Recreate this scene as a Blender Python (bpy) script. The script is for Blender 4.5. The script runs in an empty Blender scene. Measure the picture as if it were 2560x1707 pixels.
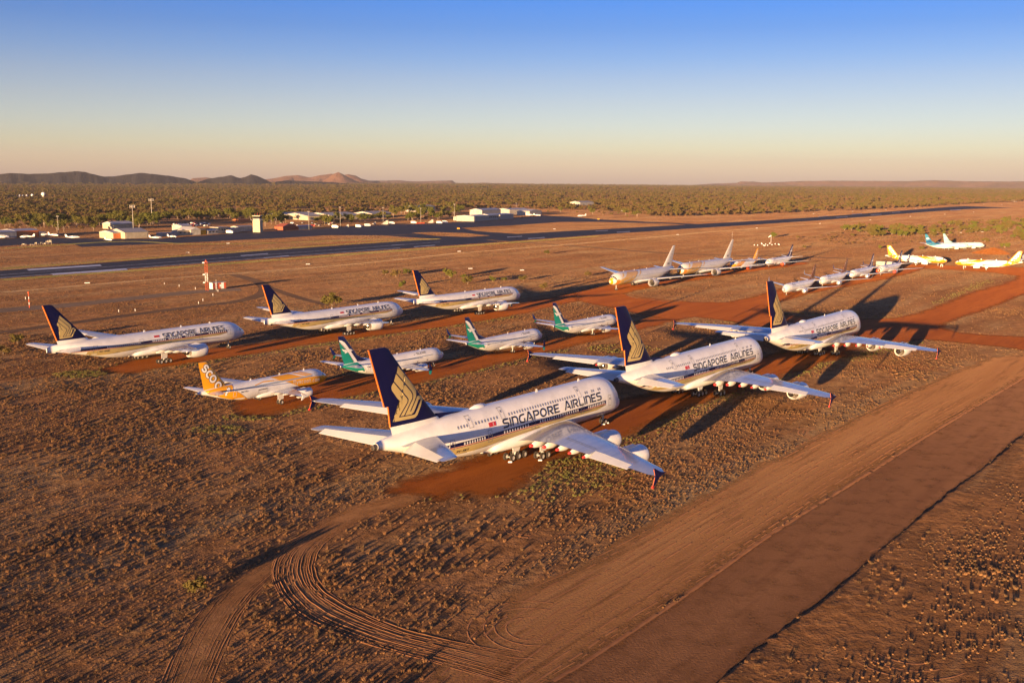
import bpy, bmesh, math, random
import numpy as np
from mathutils import Vector, Matrix
S = bpy.context.scene
COL = S.collection
RAD = math.radians
random.seed(7)
NR = np.random.RandomState(11)

# ------------------------------------------------------------------ camera
FPX, CAMH, PITCH, ROLL = 2493.28, 50.631, RAD(9.12508), RAD(0.50092)   # focal length in photo pixels (photo is 2560 wide)
cam = bpy.data.cameras.new("camera")
cam_o = bpy.data.objects.new("camera", cam); COL.objects.link(cam_o)
cam.sensor_fit = 'HORIZONTAL'; cam.sensor_width = 36.0; cam.lens = FPX / 2560 * 36
cam.clip_start = 1.0; cam.clip_end = 80000
_R0 = Vector((1, 0, 0)); _U0 = Vector((0, math.sin(PITCH), math.cos(PITCH))); _B0 = Vector((0, -math.cos(PITCH), math.sin(PITCH)))
_R = _R0 * math.cos(ROLL) + _U0 * math.sin(ROLL); _U = -_R0 * math.sin(ROLL) + _U0 * math.cos(ROLL)
cam_o.matrix_world = Matrix(((_R.x, _U.x, _B0.x, 0), (_R.y, _U.y, _B0.y, 0), (_R.z, _U.z, _B0.z, CAMH), (0, 0, 0, 1)))
S.camera = cam_o

# ------------------------------------------------------------------ sky and sun (very low sun behind the camera, a little to the left)
SUN_EL, SUN_AZ = 3.8, 63.5            # elevation, heading the light travels to (from +X, counter-clockwise)
W = bpy.data.worlds.new("World"); S.world = W; W.use_nodes = True
wn = W.node_tree.nodes; wl = W.node_tree.links; wn.clear()
sky = wn.new('ShaderNodeTexSky'); sky.sky_type = 'NISHITA'; sky.sun_disc = False
sky.sun_elevation = RAD(SUN_EL + 2.2); sky.sun_rotation = RAD(90 - (SUN_AZ + 180))
sky.altitude = 600; sky.air_density = 1.0; sky.dust_density = 0.6; sky.ozone_density = 1.6
bg = wn.new('ShaderNodeBackground'); bg.inputs[1].default_value = 0.15
# the evening sky is bluer overhead and pinker at the horizon than the model: tint it by elevation
_tc = wn.new('ShaderNodeTexCoord'); _sx = wn.new('ShaderNodeSeparateXYZ'); _mr = wn.new('ShaderNodeMapRange'); _cr = wn.new('ShaderNodeValToRGB'); _mx = wn.new('ShaderNodeMix')
wl.new(_tc.outputs['Generated'], _sx.inputs[0]); wl.new(_sx.outputs[2], _mr.inputs[0]); _mr.inputs[1].default_value = -.01; _mr.inputs[2].default_value = .31; wl.new(_mr.outputs[0], _cr.inputs[0])
_T = [(0, 0.369, 0.347, 0.654), (0.0168, 0.398, 0.373, 0.56), (0.0323, 0.385, 0.377, 0.507), (0.0515, 0.355, 0.352, 0.501), (0.0744, 0.319, 0.31, 0.456), (0.0969, 0.268, 0.275, 0.437), (0.1177, 0.198, 0.243, 0.442), (0.144, 0.129, 0.204, 0.438), (0.1697, 0.089, 0.194, 0.474), (0.3, 0.125, 0.183, 0.4)]
while len(_cr.color_ramp.elements) < len(_T): _cr.color_ramp.elements.new(.5)
for _e, _t in zip(_cr.color_ramp.elements, _T): _e.position = (_t[0] + .01) / .32
for _e, _t in zip(_cr.color_ramp.elements, _T): _e.color = (_t[1], _t[2], _t[3], 1)
_mx.data_type = 'RGBA'; _mx.blend_type = 'MULTIPLY'; _mx.inputs[0].default_value = 1.0; wl.new(sky.outputs[0], _mx.inputs[6]); wl.new(_cr.outputs[0], _mx.inputs[7]); wl.new(_mx.outputs[2], bg.inputs[0])
wo = wn.new('ShaderNodeOutputWorld'); wl.new(bg.outputs[0], wo.inputs[0])
sun = bpy.data.lights.new("sun", 'SUN'); sun.energy = 5.0; sun.angle = RAD(0.5); sun.color = (1.0, 0.63, 0.31)
sun_o = bpy.data.objects.new("sun", sun); COL.objects.link(sun_o)
_d = Vector((math.cos(RAD(SUN_AZ)) * math.cos(RAD(SUN_EL)), math.sin(RAD(SUN_AZ)) * math.cos(RAD(SUN_EL)), -math.sin(RAD(SUN_EL))))
sun_o.rotation_euler = _d.to_track_quat('-Z', 'Y').to_euler(); sun_o.location = (0, 0, 400)
S.view_settings.view_transform = 'Standard'; S.view_settings.look = 'None'
S.view_settings.exposure = 1.65; S.view_settings.gamma = 1.0
S.render.engine = 'CYCLES'

# ------------------------------------------------------------------ helpers
def PX(u, v, z=0.0):
    """photo pixel -> point of the plane at height z"""
    u = u - 1280; v = v - 853.5
    a = u * math.cos(ROLL) + v * math.sin(ROLL); b = -u * math.sin(ROLL) + v * math.cos(ROLL)
    d = (a / FPX, math.cos(PITCH) - b / FPX * math.sin(PITCH), -math.sin(PITCH) - b / FPX * math.cos(PITCH))
    t = (z - CAMH) / d[2]
    return (d[0] * t, d[1] * t)
def dirAt(u, v, dist):
    """point seen at the pixel at horizontal distance dist"""
    u = u - 1280; v = v - 853.5
    a = u * math.cos(ROLL) + v * math.sin(ROLL); b = -u * math.sin(ROLL) + v * math.cos(ROLL)
    d = (a / FPX, math.cos(PITCH) - b / FPX * math.sin(PITCH), -math.sin(PITCH) - b / FPX * math.cos(PITCH))
    t = dist / math.hypot(d[0], d[1])
    return (d[0] * t, d[1] * t, CAMH + d[2] * t)
def tag(o, label=None, cat=None, group=None, kind=None):
    if label: o['label'] = label
    if cat: o['category'] = cat
    if group: o['group'] = group
    if kind: o['kind'] = kind
    return o
def empty(name, loc=(0, 0, 0), rz=0.0):
    o = bpy.data.objects.new(name, None); COL.objects.link(o)
    o.location = loc; o.rotation_euler = (0, 0, rz); o.empty_display_size = 1
    return o
class MB:
    """mesh builder"""
    def __init__(s): s.v = []; s.f = []; s.m = []
    def add(s, verts, faces, m=0):
        n = len(s.v); s.v += [tuple(p) for p in verts]
        for f in faces: s.f.append(tuple(i + n for i in f)); s.m.append(m)
        return s
    def box(s, x0, x1, y0, y1, z0, z1, m=0, M=None):
        vs = [(x, y, z) for z in (z0, z1) for y in (y0, y1) for x in (x0, x1)]
        if M is not None: vs = [tuple(M @ Vector(p)) for p in vs]
        return s.add(vs, [(0, 2, 3, 1), (4, 5, 7, 6), (0, 1, 5, 4), (2, 6, 7, 3), (0, 4, 6, 2), (1, 3, 7, 5)], m)
    def tube(s, a, b, r0, r1=None, n=8, m=0, cap=True):
        a = Vector(a); b = Vector(b); r1 = r0 if r1 is None else r1
        d = (b - a); d.normalize(); q = d.to_track_quat('Z', 'Y')
        vs = []
        for c, r in ((a, r0), (b, r1)):
            for k in range(n):
                t = 2 * math.pi * k / n; vs.append(c + q @ Vector((r * math.cos(t), r * math.sin(t), 0)))
        fs = [(k, (k + 1) % n, n + (k + 1) % n, n + k) for k in range(n)]
        if cap: fs += [tuple(range(n - 1, -1, -1)), tuple(range(n, 2 * n))]
        return s.add(vs, fs, m)
    def lathe(s, prof, axis='x', c=(0, 0, 0), n=24, m=0):
        """prof = [(along, radius)]"""
        vs = []
        for a, r in prof:
            for k in range(n):
                t = 2 * math.pi * k / n; p, q = r * math.cos(t), r * math.sin(t)
                vs.append((c[0] + a, c[1] + p, c[2] + q) if axis == 'x' else (c[0] + p, c[1] + a, c[2] + q) if axis == 'y' else (c[0] + p, c[1] + q, c[2] + a))
        fs = [(i * n + k, i * n + (k + 1) % n, (i + 1) * n + (k + 1) % n, (i + 1) * n + k) for i in range(len(prof) - 1) for k in range(n)]
        return s.add(vs, fs, m)
    def prism(s, pts, z0, z1, m=0):
        n = len(pts)
        vs = [(p[0], p[1], z0) for p in pts] + [(p[0], p[1], z1) for p in pts]
        return s.add(vs, [tuple(range(n - 1, -1, -1)), tuple(range(n, 2 * n))] + [(k, (k + 1) % n, n + (k + 1) % n, n + k) for k in range(n)], m)
    def build(s, name, mats, parent=None, smooth=False, loc=None, angle=None):
        me = bpy.data.meshes.new(name); me.from_pydata(s.v, [], s.f)
        mats = mats if isinstance(mats, (list, tuple)) else [mats]
        for m in mats: me.materials.append(m)
        if any(s.m): me.polygons.foreach_set('material_index', s.m)
        if smooth:
            me.polygons.foreach_set('use_smooth', [True] * len(s.f))
        me.update()
        if smooth and angle:
            me.set_sharp_from_angle(angle=RAD(angle))
        o = bpy.data.objects.new(name, me); COL.objects.link(o)
        if parent is not None: o.parent = parent
        if loc is not None: o.location = loc
        return o
def kids(o): return [c for c in bpy.data.objects if c.parent == o]
def copy_tree(o, cache=None, parent=None, skip=()):
    if cache is None:
        cache = {}
        for c in bpy.data.objects:
            if c.parent: cache.setdefault(c.parent.name, []).append(c)
    c = o.copy(); COL.objects.link(c)
    if parent is not None: c.parent = parent
    for k in cache.get(o.name, []):
        if k.name.split('.')[0] not in skip: copy_tree(k, cache, c, skip)
    return c

# ------------------------------------------------------------------ materials
def mat(name, col, rough=0.5, metal=0.0, spec=0.5, coat=0.0, emis=None):
    m = bpy.data.materials.new(name); m.use_nodes = True
    b = m.node_tree.nodes['Principled BSDF']
    b.inputs['Base Color'].default_value = (*col, 1); b.inputs['Roughness'].default_value = rough
    if rough > .78: b.inputs['Diffuse Roughness'].default_value = 1.0
    b.inputs['Metallic'].default_value = metal; b.inputs['Specular IOR Level'].default_value = spec
    b.inputs['Coat Weight'].default_value = coat; b.inputs['Coat Roughness'].default_value = 0.06
    return m
def noisy(name, c1, c2, scale=1.0, rough=0.6, detail=6, dist=0.0, lo=0.35, hi=0.65, bump=0.0, bscale=None, metal=0.0, spec=0.4, stretch=None, coat=0.0):
    m = mat(name, c1, rough, metal, spec, coat); nt = m.node_tree; n = nt.nodes; l = nt.links; b = n['Principled BSDF']
    tc = n.new('ShaderNodeTexCoord'); mp = n.new('ShaderNodeMapping'); l.new(tc.outputs['Object'], mp.inputs[0])
    if stretch: mp.inputs['Scale'].default_value = stretch
    no = n.new('ShaderNodeTexNoise'); no.inputs['Scale'].default_value = scale; no.inputs['Detail'].default_value = detail; no.inputs['Distortion'].default_value = dist
    l.new(mp.outputs[0], no.inputs['Vector'])
    cr = n.new('ShaderNodeValToRGB'); cr.color_ramp.elements[0].position = lo; cr.color_ramp.elements[1].position = hi
    cr.color_ramp.elements[0].color = (*c1, 1); cr.color_ramp.elements[1].color = (*c2, 1)
    l.new(no.outputs['Fac'], cr.inputs[0]); l.new(cr.outputs[0], b.inputs['Base Color'])
    if bump:
        n2 = n.new('ShaderNodeTexNoise'); n2.inputs['Scale'].default_value = bscale or scale * 4; n2.inputs['Detail'].default_value = 5
        l.new(mp.outputs[0], n2.inputs['Vector'])
        bp = n.new('ShaderNodeBump'); bp.inputs['Strength'].default_value = 1.0; bp.inputs['Distance'].default_value = bump
        l.new(n2.outputs['Fac'], bp.inputs['Height']); l.new(bp.outputs[0], b.inputs['Normal'])
    return m
def paint(name, c, rough=0.28, d=0.06, coat=0.25):
    c2 = tuple(x * (1 - d) for x in c)
    return noisy(name, c2, c, 0.35, rough, 4, 0.4, 0.35, 0.6, coat=coat)
M = {}
M['white'] = paint('white_paint', (0.86, 0.85, 0.83), 0.28, 0.13)
M['wing'] = noisy('wing_paint', (0.36, 0.38, 0.43), (0.44, 0.46, 0.50), 0.5, 0.17, 4, 0.3, 0.35, 0.65, stretch=(0.3, 1.5, 1), coat=0.4)
M['flap'] = paint('flap_paint', (0.60, 0.60, 0.60), 0.35, 0.06)
M['navy'] = paint('navy_paint', (0.006, 0.007, 0.055), 0.4, 0.1, 0.0); M['navy'].node_tree.nodes['Principled BSDF'].inputs['Specular IOR Level'].default_value = 0.15
M['text'] = paint('lettering_paint', (0.012, 0.014, 0.035), 0.4, 0.1, 0.0)
M['gold'] = paint('gold_paint', (0.50, 0.38, 0.16), 0.3, 0.05)
M['goldb'] = paint('gold_belly_paint', (0.40, 0.29, 0.12), 0.3, 0.08)
M['orange'] = paint('orange_paint', (0.85, 0.22, 0.04), 0.35, 0.05)
M['mastred'] = paint('mast_red_paint', (0.50, 0.09, 0.035), 0.5, 0.2, 0)
M['red'] = paint('red_paint', (0.55, 0.03, 0.03), 0.45, 0.1)
M['cover'] = paint('orange_cover_fabric', (0.85, 0.10, 0.03), 0.7, 0.25, 0)
M['foil'] = noisy('foil_wrap', (0.55, 0.55, 0.57), (0.85, 0.85, 0.87), 2.0, 0.25, 4, 1.5, bump=0.05, bscale=3, metal=0.6)
M['panel'] = paint('panel_line_paint', (0.22, 0.22, 0.24), 0.5)
M['winup'] = paint('grey_window', (0.30, 0.31, 0.35), 0.3)
M['winlo'] = paint('shaded_window', (0.70, 0.70, 0.72), 0.3)
M['winstrip'] = paint('window_tape', (0.30, 0.36, 0.44), 0.35, 0.1)
M['glass'] = mat('dark_glass', (0.015, 0.018, 0.022), 0.08)
M['teal'] = paint('teal_paint', (0.012, 0.27, 0.21), 0.3, 0.12)
M['sblue'] = paint('deep_blue_paint', (0.010, 0.016, 0.10), 0.25, 0.1)
M['yellow'] = paint('yellow_paint', (0.84, 0.38, 0.015), 0.3, 0.05)
M['yellow_sun'] = paint('yellow_paint_sunlit', (0.66, 0.29, 0.008), 0.3, 0.05)  # livery yellow again, direct sun on the right-hand pair worked into the colour
M['nokgold'] = paint('sash_paint', (0.66, 0.40, 0.13), 0.3, 0.08)
M['nokwhite'] = paint('pearl_paint', (0.62, 0.60, 0.58), 0.28, 0.08)
M['greyline'] = paint('grey_outline_paint', (0.10, 0.09, 0.09), 0.4)
M['brown'] = noisy('brown_pattern_paint', (0.16, 0.06, 0.03), (0.60, 0.56, 0.52), 1.6, 0.35, 3, 1.0, 0.60, 0.64)
M['cyan'] = paint('sky_blue_paint', (0.05, 0.24, 0.38), 0.3, 0.1)
M['cyanp'] = paint('pale_blue_paint', (0.28, 0.50, 0.58), 0.3, 0.1)
M['dblue'] = paint('mid_blue_paint', (0.015, 0.10, 0.26), 0.3, 0.1)
M['metal'] = noisy('bare_metal', (0.42, 0.38, 0.34), (0.60, 0.55, 0.50), 2, 0.22, 4, metal=1.0)
M['dmetal'] = noisy('burnt_metal', (0.10, 0.09, 0.08), (0.20, 0.17, 0.15), 2, 0.45, 4, metal=0.7)
M['fan'] = mat('fan_blades', (0.05, 0.045, 0.04), 0.4, 0.6)
M['gear'] = paint('gear_paint', (0.50, 0.49, 0.47), 0.4, 0.15)
M['tyre'] = noisy('tyre_rubber', (0.018, 0.016, 0.015), (0.05, 0.035, 0.025), 3, 0.85)
M['hub'] = paint('hub_paint', (0.55, 0.52, 0.48), 0.45, 0.2)
M['concrete'] = noisy('concrete', (0.28, 0.25, 0.22), (0.36, 0.33, 0.29), 2, 0.9)

# ------------------------------------------------------------------ aircraft geometry
def pchip(xs, ys):
    xs = np.array(xs, float); ys = np.array(ys, float); h = np.diff(xs); d = np.diff(ys) / h
    m = np.zeros(len(xs)); m[0] = d[0]; m[-1] = d[-1]
    for i in range(1, len(xs) - 1):
        if d[i - 1] * d[i] > 0:
            w1 = 2 * h[i] + h[i - 1]; w2 = h[i] + 2 * h[i - 1]; m[i] = (w1 + w2) / (w1 / d[i - 1] + w2 / d[i])
    def f(x):
        x = min(max(x, xs[0]), xs[-1]); i = min(max(int(np.searchsorted(xs, x)) - 1, 0), len(xs) - 2)
        t = (x - xs[i]) / h[i]
        return float((2 * t**3 - 3 * t**2 + 1) * ys[i] + (t**3 - 2 * t**2 + t) * h[i] * m[i] + (-2 * t**3 + 3 * t**2) * ys[i + 1] + (t**3 - t**2) * h[i] * m[i + 1])
    return f
class Fus:
    def __init__(s, st):
        c = list(zip(*st)); s.x1 = c[0][-1]
        # the nose runs on sqrt(x) so that it is round
        s.q = lambda x: math.sqrt(max(x, 0) + 0.0) if x < 9 else 3 + (x - 9) / 6.0
        X = [s.q(x) for x in c[0]]
        s.top, s.bot, s.hw, s.zc = [pchip(X, c[i]) for i in (1, 2, 3, 4)]
    def sec(s, x):
        q = s.q(x); return s.top(q), s.bot(q), s.hw(q), s.zc(q)
    def wrap(s, x, t, off=0.0):
        """t = angle from the crown, + to starboard"""
        T, Bt, hw, zc = s.sec(x); c = math.cos(t)
        h = (T - zc if c > 0 else zc - Bt) + off
        return (x, (hw + off) * math.sin(t), zc + h * c)
    def side(s, x, z, sd=1, off=0.0):
        T, Bt, hw, zc = s.sec(x)
        h = (T - zc) if z > zc else (zc - Bt)
        k = max(-1, min(1, (z - zc) / max(h, .01)))
        return (x, sd * (hw + off) * math.sqrt(max(0, 1 - k * k)), zc + (h + off) * k)
    def mesh(s, mats, parent, n=40, nx=46, name='fuselage', matfn=None):
        n = int(n * 1.5); nx = int(nx * 1.5); mb = MB(); xs = [0.0] + [s.x1 * ((i / nx) ** 1.7) * 0.35 for i in range(1, nx // 2)]
        xe = xs[-1]; m2 = nx - len(xs); xs += [xe + (s.x1 - xe) * (i + 1) / m2 for i in range(m2)]
        vs = [s.wrap(x, 2 * math.pi * k / n) for x in xs for k in range(n)]
        fs = [(i * n + k, (i + 1) * n + k, (i + 1) * n + (k + 1) % n, i * n + (k + 1) % n) for i in range(len(xs) - 1) for k in range(n)]
        mb.add(vs, fs); mb.f += [tuple(range(n - 1, -1, -1)), tuple(range((len(xs) - 1) * n, len(xs) * n))]; mb.m += [0, 0]
        return mb.build(name, mats, parent, True)
def foil(u): return 5 * (0.2969 * math.sqrt(u) - 0.1260 * u - 0.3516 * u * u + 0.2843 * u**3 - 0.1036 * u**4)
UU = [0, .004, .012, .03, .06, .1, .15, .2, .27, .35, .43, .52, .61, .7, .79, .88, .95, 1.0]
def loft_foil(st, name, mats, parent, capend=True):
    """st: (le xyz, chord, t/c, normal vec, cut)"""
    mb = MB(); rows = []
    for le, c, tc, nv, cut in st:
        le = Vector(le); nv = Vector(nv).normalized()
        up = [le + Vector((c * cut * u, 0, 0)) + nv * (foil(cut * u) * tc * c) for u in UU]
        lo = [le + Vector((c * cut * u, 0, 0)) - nv * (foil(cut * u) * tc * c) for u in UU[1:]]
        rows.append(up[::-1] + lo)
    n = len(rows[0]); vs = [p for r in rows for p in r]
    fs = [(i * n + k, i * n + (k + 1) % n, (i + 1) * n + (k + 1) % n, (i + 1) * n + k) for i in range(len(rows) - 1) for k in range(n)]
    mb.add(vs, fs); mb.f += [tuple(range(n)), tuple(range(len(vs) - 1, len(vs) - n - 1, -1))]; mb.m += [0, 0]
    return mb.build(name, mats, parent, True, angle=40)
def lerp_st(st, y):
    for a, b in zip(st, st[1:]):
        if a[0] <= y <= b[0]:
            t = (y - a[0]) / (b[0] - a[0]); return [a[i] + (b[i] - a[i]) * t for i in range(5)]
    return list(st[-1] if y > st[-1][0] else st[0])
class Fin:
    """sections (z, xle, xte, t/c)"""
    def __init__(s, st): s.st = st
    def at(s, z):
        z = min(max(z, s.st[0][0]), s.st[-1][0])
        for a, b in zip(s.st, s.st[1:]):
            if a[0] <= z <= b[0]:
                t = (z - a[0]) / (b[0] - a[0]) if b[0] > a[0] else 1; return [a[i] + (b[i] - a[i]) * t for i in range(4)]
    def side(s, x, z, sd=1, off=0.0):
        _, xl, xt, tc = s.at(z); c = xt - xl; u = min(max((x - xl) / c, 0), 1)
        return (x, sd * (foil(u) * tc * c + off), z)
    def mesh(s, mats, parent, name='tail_fin'):
        return loft_foil([((xl, 0, z), xt - xl, tc, (0, 1, 0), 1.0) for z, xl, xt, tc in s.st], name, mats, parent)

# ---- decals: flat polygons cut into a grid and laid on the skin
def strip(pts, w, closed=False):
    """polyline -> mitred quads"""
    P = [Vector(p[:2]) for p in pts]; n = len(P); L = []; Rr = []
    for i in range(n):
        a = P[(i - 1) % n] if (closed or i > 0) else None; b = P[(i + 1) % n] if (closed or i < n - 1) else None
        d1 = (P[i] - a).normalized() if a is not None else None; d2 = (b - P[i]).normalized() if b is not None else None
        if d1 is None: d1 = d2
        if d2 is None: d2 = d1
        n1 = Vector((-d1.y, d1.x)); n2 = Vector((-d2.y, d2.x)); m = n1 + n2
        if m.length < 0.2: m = n1
        m.normalize(); k = w / 2 / max(0.45, m.dot(n1)); L.append(P[i] + m * k); Rr.append(P[i] - m * k)
    r = range(n if closed else n - 1)
    return [[L[i], L[(i + 1) % n], Rr[(i + 1) % n], Rr[i]] for i in r]
def decal(name, polys, fn, m, parent, step=1.0, off=0.02, both=False, sd=1, stagger=0.0):
    F_ = getattr(fn, '__self__', None); fus = isinstance(F_, Fus); off = off + (.012 if fus else .006)
    if not fus: step = min(step, .45)
    """polys in (x, z); fn(x, z, side, off)"""
    out = MB()
    for pi, poly in enumerate(polys):
        bm = bmesh.new(); vs = [bm.verts.new((p[0], 0, p[1])) for p in poly]
        try: f = bm.faces.new(vs)
        except ValueError: bm.free(); continue
        if len(vs) > 4: bmesh.ops.triangulate(bm, faces=[f])
        xs = [p[0] for p in poly]; zs = [p[1] for p in poly]
        cuts = []
        for ax, lo, hi, sp in ((0, min(xs), max(xs), step), (2, min(zs), max(zs), .5)):
            if ax == 2 and fus:
                T, Bt, hw, zc = F_.sec((min(xs) + max(xs)) / 2); CL = [zc + (T - zc if k < 15 else zc - Bt) * math.cos(math.pi * k / 30) for k in range(1, 30)]
            else: CL = [math.ceil(lo / sp) * sp + sp * k for k in range(int((hi - lo) / sp) + 2)]
            cuts.append((ax, lo, hi, CL))
        for ax, lo, hi, CL in cuts:
            for c in CL:
                if lo + 1e-4 < c < hi - 1e-4:
                    co = [0, 0, 0]; co[ax] = c; no = [0, 0, 0]; no[ax] = 1
                    bmesh.ops.bisect_plane(bm, geom=bm.verts[:] + bm.edges[:] + bm.faces[:], plane_co=co, plane_no=no)
        bm.verts.index_update()
        pts = [(v.co.x, v.co.z) for v in bm.verts]; fs = [tuple(v.index for v in f.verts) for f in bm.faces]
        for s_ in ((1, -1) if both else (sd,)):
            vv = [fn(x, z, s_, off + stagger * pi) for x, z in pts]
            out.add(vv, [f for f in fs])
        bm.free()
    o = out.build(name, m, parent, True)
    return o

# ---- stroke letters
def arc(cx, cy, rx, ry, a0, a1, n=10): return [(cx + rx * math.cos(RAD(a0 + (a1 - a0) * i / n)), cy + ry * math.sin(RAD(a0 + (a1 - a0) * i / n))) for i in range(n + 1)]
GL = {
 'S': (0.86, [[(.84, .92), (.24, .92), (.10, .84), (.08, .70), (.14, .58), (.26, .54), (.66, .48), (.78, .42), (.80, .28), (.76, .15), (.62, .08), (.04, .08)]]),
 'I': (0.20, [[(.10, 0), (.10, 1)]]),
 'n': (0.86, [[(.08, 0), (.08, .92), (.50, .92), (.68, .86), (.78, .68), (.78, 0)]]),
 'G': (0.95, [[(.88, .92), (.46, .92), (.20, .82), (.08, .56), (.10, .30), (.26, .12), (.46, .08), (.82, .08), (.82, .50)]]),
 'A': (1.00, [[(.03, 0), (.44, 1), (.55, 1), (.96, 0)], [(.42, .30), (.80, .30)]]),
 'P': (0.86, [[(.08, 0), (.08, .92), (.56, .92), (.74, .86), (.79, .70), (.74, .52), (.56, .45), (.28, .45)]]),
 'O': (1.08, [arc(.52, .5, .43, .43, 0, 360, 22)]),
 'R': (0.90, [[(.08, 0), (.08, .92), (.56, .92), (.74, .86), (.78, .70), (.72, .54), (.56, .47), (.34, .47), (.80, 0)]]),
 'E': (0.84, [[(.80, .92), (.08, .92), (.08, .08), (.80, .08)], [(.16, .50), (.70, .50)]]),
 'L': (0.78, [[(.08, 1), (.08, .08), (.76, .08)]]),
 'K': (0.80, [[(.08, 0), (.08, 1)], [(.74, 1), (.16, .48), (.76, 0)]]),
 'T': (0.76, [[(0, .92), (.76, .92)], [(.38, .84), (.38, 0)]]),
 'V': (0.84, [[(.03, 1), (.40, 0), (.46, 0), (.82, 1)]]),
 'F': (0.72, [[(.72, .92), (.08, .92), (.08, 0)], [(.16, .5), (.6, .5)]]),
 'J': (0.60, [[(.5, 1), (.5, .25), (.36, .08), (.04, .10)]]),
 'U': (0.80, [[(.08, 1), (.08, .3), (.24, .08), (.52, .08), (.70, .3), (.70, 1)]]),
 'C': (0.84, [arc(.48, .5, .40, .42, 50, 310, 14)]),
 'D': (0.86, [[(.08, .08), (.08, .92), (.45, .92), (.74, .72), (.78, .5), (.74, .28), (.45, .08), (.08, .08)]]),
 'H': (0.84, [[(.08, 0), (.08, 1)], [(.76, 0), (.76, 1)], [(.16, .5), (.68, .5)]]),
 '9': (0.76, [arc(.38, .66, .29, .28, 0, 360, 14), [(.67, .66), (.62, .3), (.30, .04)]]),
 '-': (0.60, [[(.08, .45), (.50, .45)]]),
 ' ': (0.55, []), '.': (0.30, [[(.12, 0), (.12, .15)]]),
 's': (0.62, [arc(.32, .47, .22, .17, 20, 220, 9) + arc(.30, .18, .23, .16, 60, -160, 9)]),
 'c': (0.62, [arc(.34, .33, .27, .31, 50, 310, 12)]),
 'o': (0.70, [arc(.34, .33, .28, .31, 0, 360, 16)]),
 't': (0.50, [[(.22, .95), (.22, .2), (.32, .05), (.46, .05)], [(.02, .62), (.42, .62)]]),
 'f': (0.46, [[(.44, .95), (.28, .93), (.18, .78), (.18, 0)], [(.02, .6), (.38, .6)]]),
 'l': (0.26, [[(.12, 1), (.12, 0)]]),
 'y': (0.62, [[(.05, .64), (.30, .05)], [(.58, .64), (.22, -.30)]]),
 'm': (0.92, [[(.08, 0), (.08, .58), (.36, .60), (.44, .45), (.44, 0)], [(.44, .45), (.56, .60), (.78, .58), (.82, .42), (.82, 0)]]),
}
GL['N'] = GL['n']; GL['M'] = GL['m']
def text_lines(txt, x0, z0, h, length=None, dx=(-1, 0), up=(0, 1), gap=0.14):
    """strokes in (x, z); the text starts at x0,z0 and reads along dx"""
    adv = 0; items = []
    for ch in txt:
        w, st = GL[ch]; items.append((adv, st)); adv += w + gap
    adv -= gap; sx = (length / adv) if length else h
    out = []
    for a, st in items:
        for pl in st:
            out.append([(x0 + dx[0] * (a + p[0]) * sx + up[0] * p[1] * h, z0 + dx[1] * (a + p[0]) * sx + up[1] * p[1] * h) for p in pl])
    return out
def lettering(name, txt, x0, z0, h, length, w, fn, m, parent, sd=1, off=0.035, step=.5, dx=None, up=(0, 1)):
    dx = dx or ((-1, 0) if sd > 0 else (1, 0)); polys = []
    L = text_lines(txt, x0, z0, h, length, dx, up)
    mb = None; polys = []; g = []
    for i, pl in enumerate(L):
        closed = (abs(pl[0][0] - pl[-1][0]) + abs(pl[0][1] - pl[-1][1]) < 1e-4)
        polys += strip(pl[:-1] if closed else pl, w, closed)
    return decal(name, polys, fn, m, parent, step, off, sd=sd, stagger=0.0004)

def window_dots(F, xs, z, w, h, m, parent, sd=1, off=0.06, name='cabin_window'):
    for x in xs:
        pts = [(w / 2, h * .28), (w * .28, h / 2), (-w * .28, h / 2), (-w / 2, h * .28), (-w / 2, -h * .28), (-w * .28, -h / 2), (w * .28, -h / 2), (w / 2, -h * .28)]
        MB().add([F.side(x + a, z + b, sd, off) for a, b in pts], [tuple(range(8))]).build(name, m, parent, True)
def door(F, x, z0, z1, w, parent, sd=1, m=None, lw=.07):
    x0, x1 = x - w / 2, x + w / 2
    mb = [[(x0, z0), (x0, z1), (x0 + lw, z1), (x0 + lw, z0)], [(x1 - lw, z0), (x1 - lw, z1), (x1, z1), (x1, z0)], [(x0 + lw, z1 - lw), (x0 + lw, z1), (x1 - lw, z1), (x1 - lw, z1 - lw)], [(x0 + lw, z0), (x0 + lw, z0 + lw), (x1 - lw, z0 + lw), (x1 - lw, z0)],
          [(x - .12, (z0 + z1) / 2 + .15), (x - .12, (z0 + z1) / 2 + .5), (x + .12, (z0 + z1) / 2 + .5), (x + .12, (z0 + z1) / 2 + .15)]]
    return decal('cabin_door', mb, F.side, m or M['panel'], parent, 1.0, .05, sd=sd)

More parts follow.
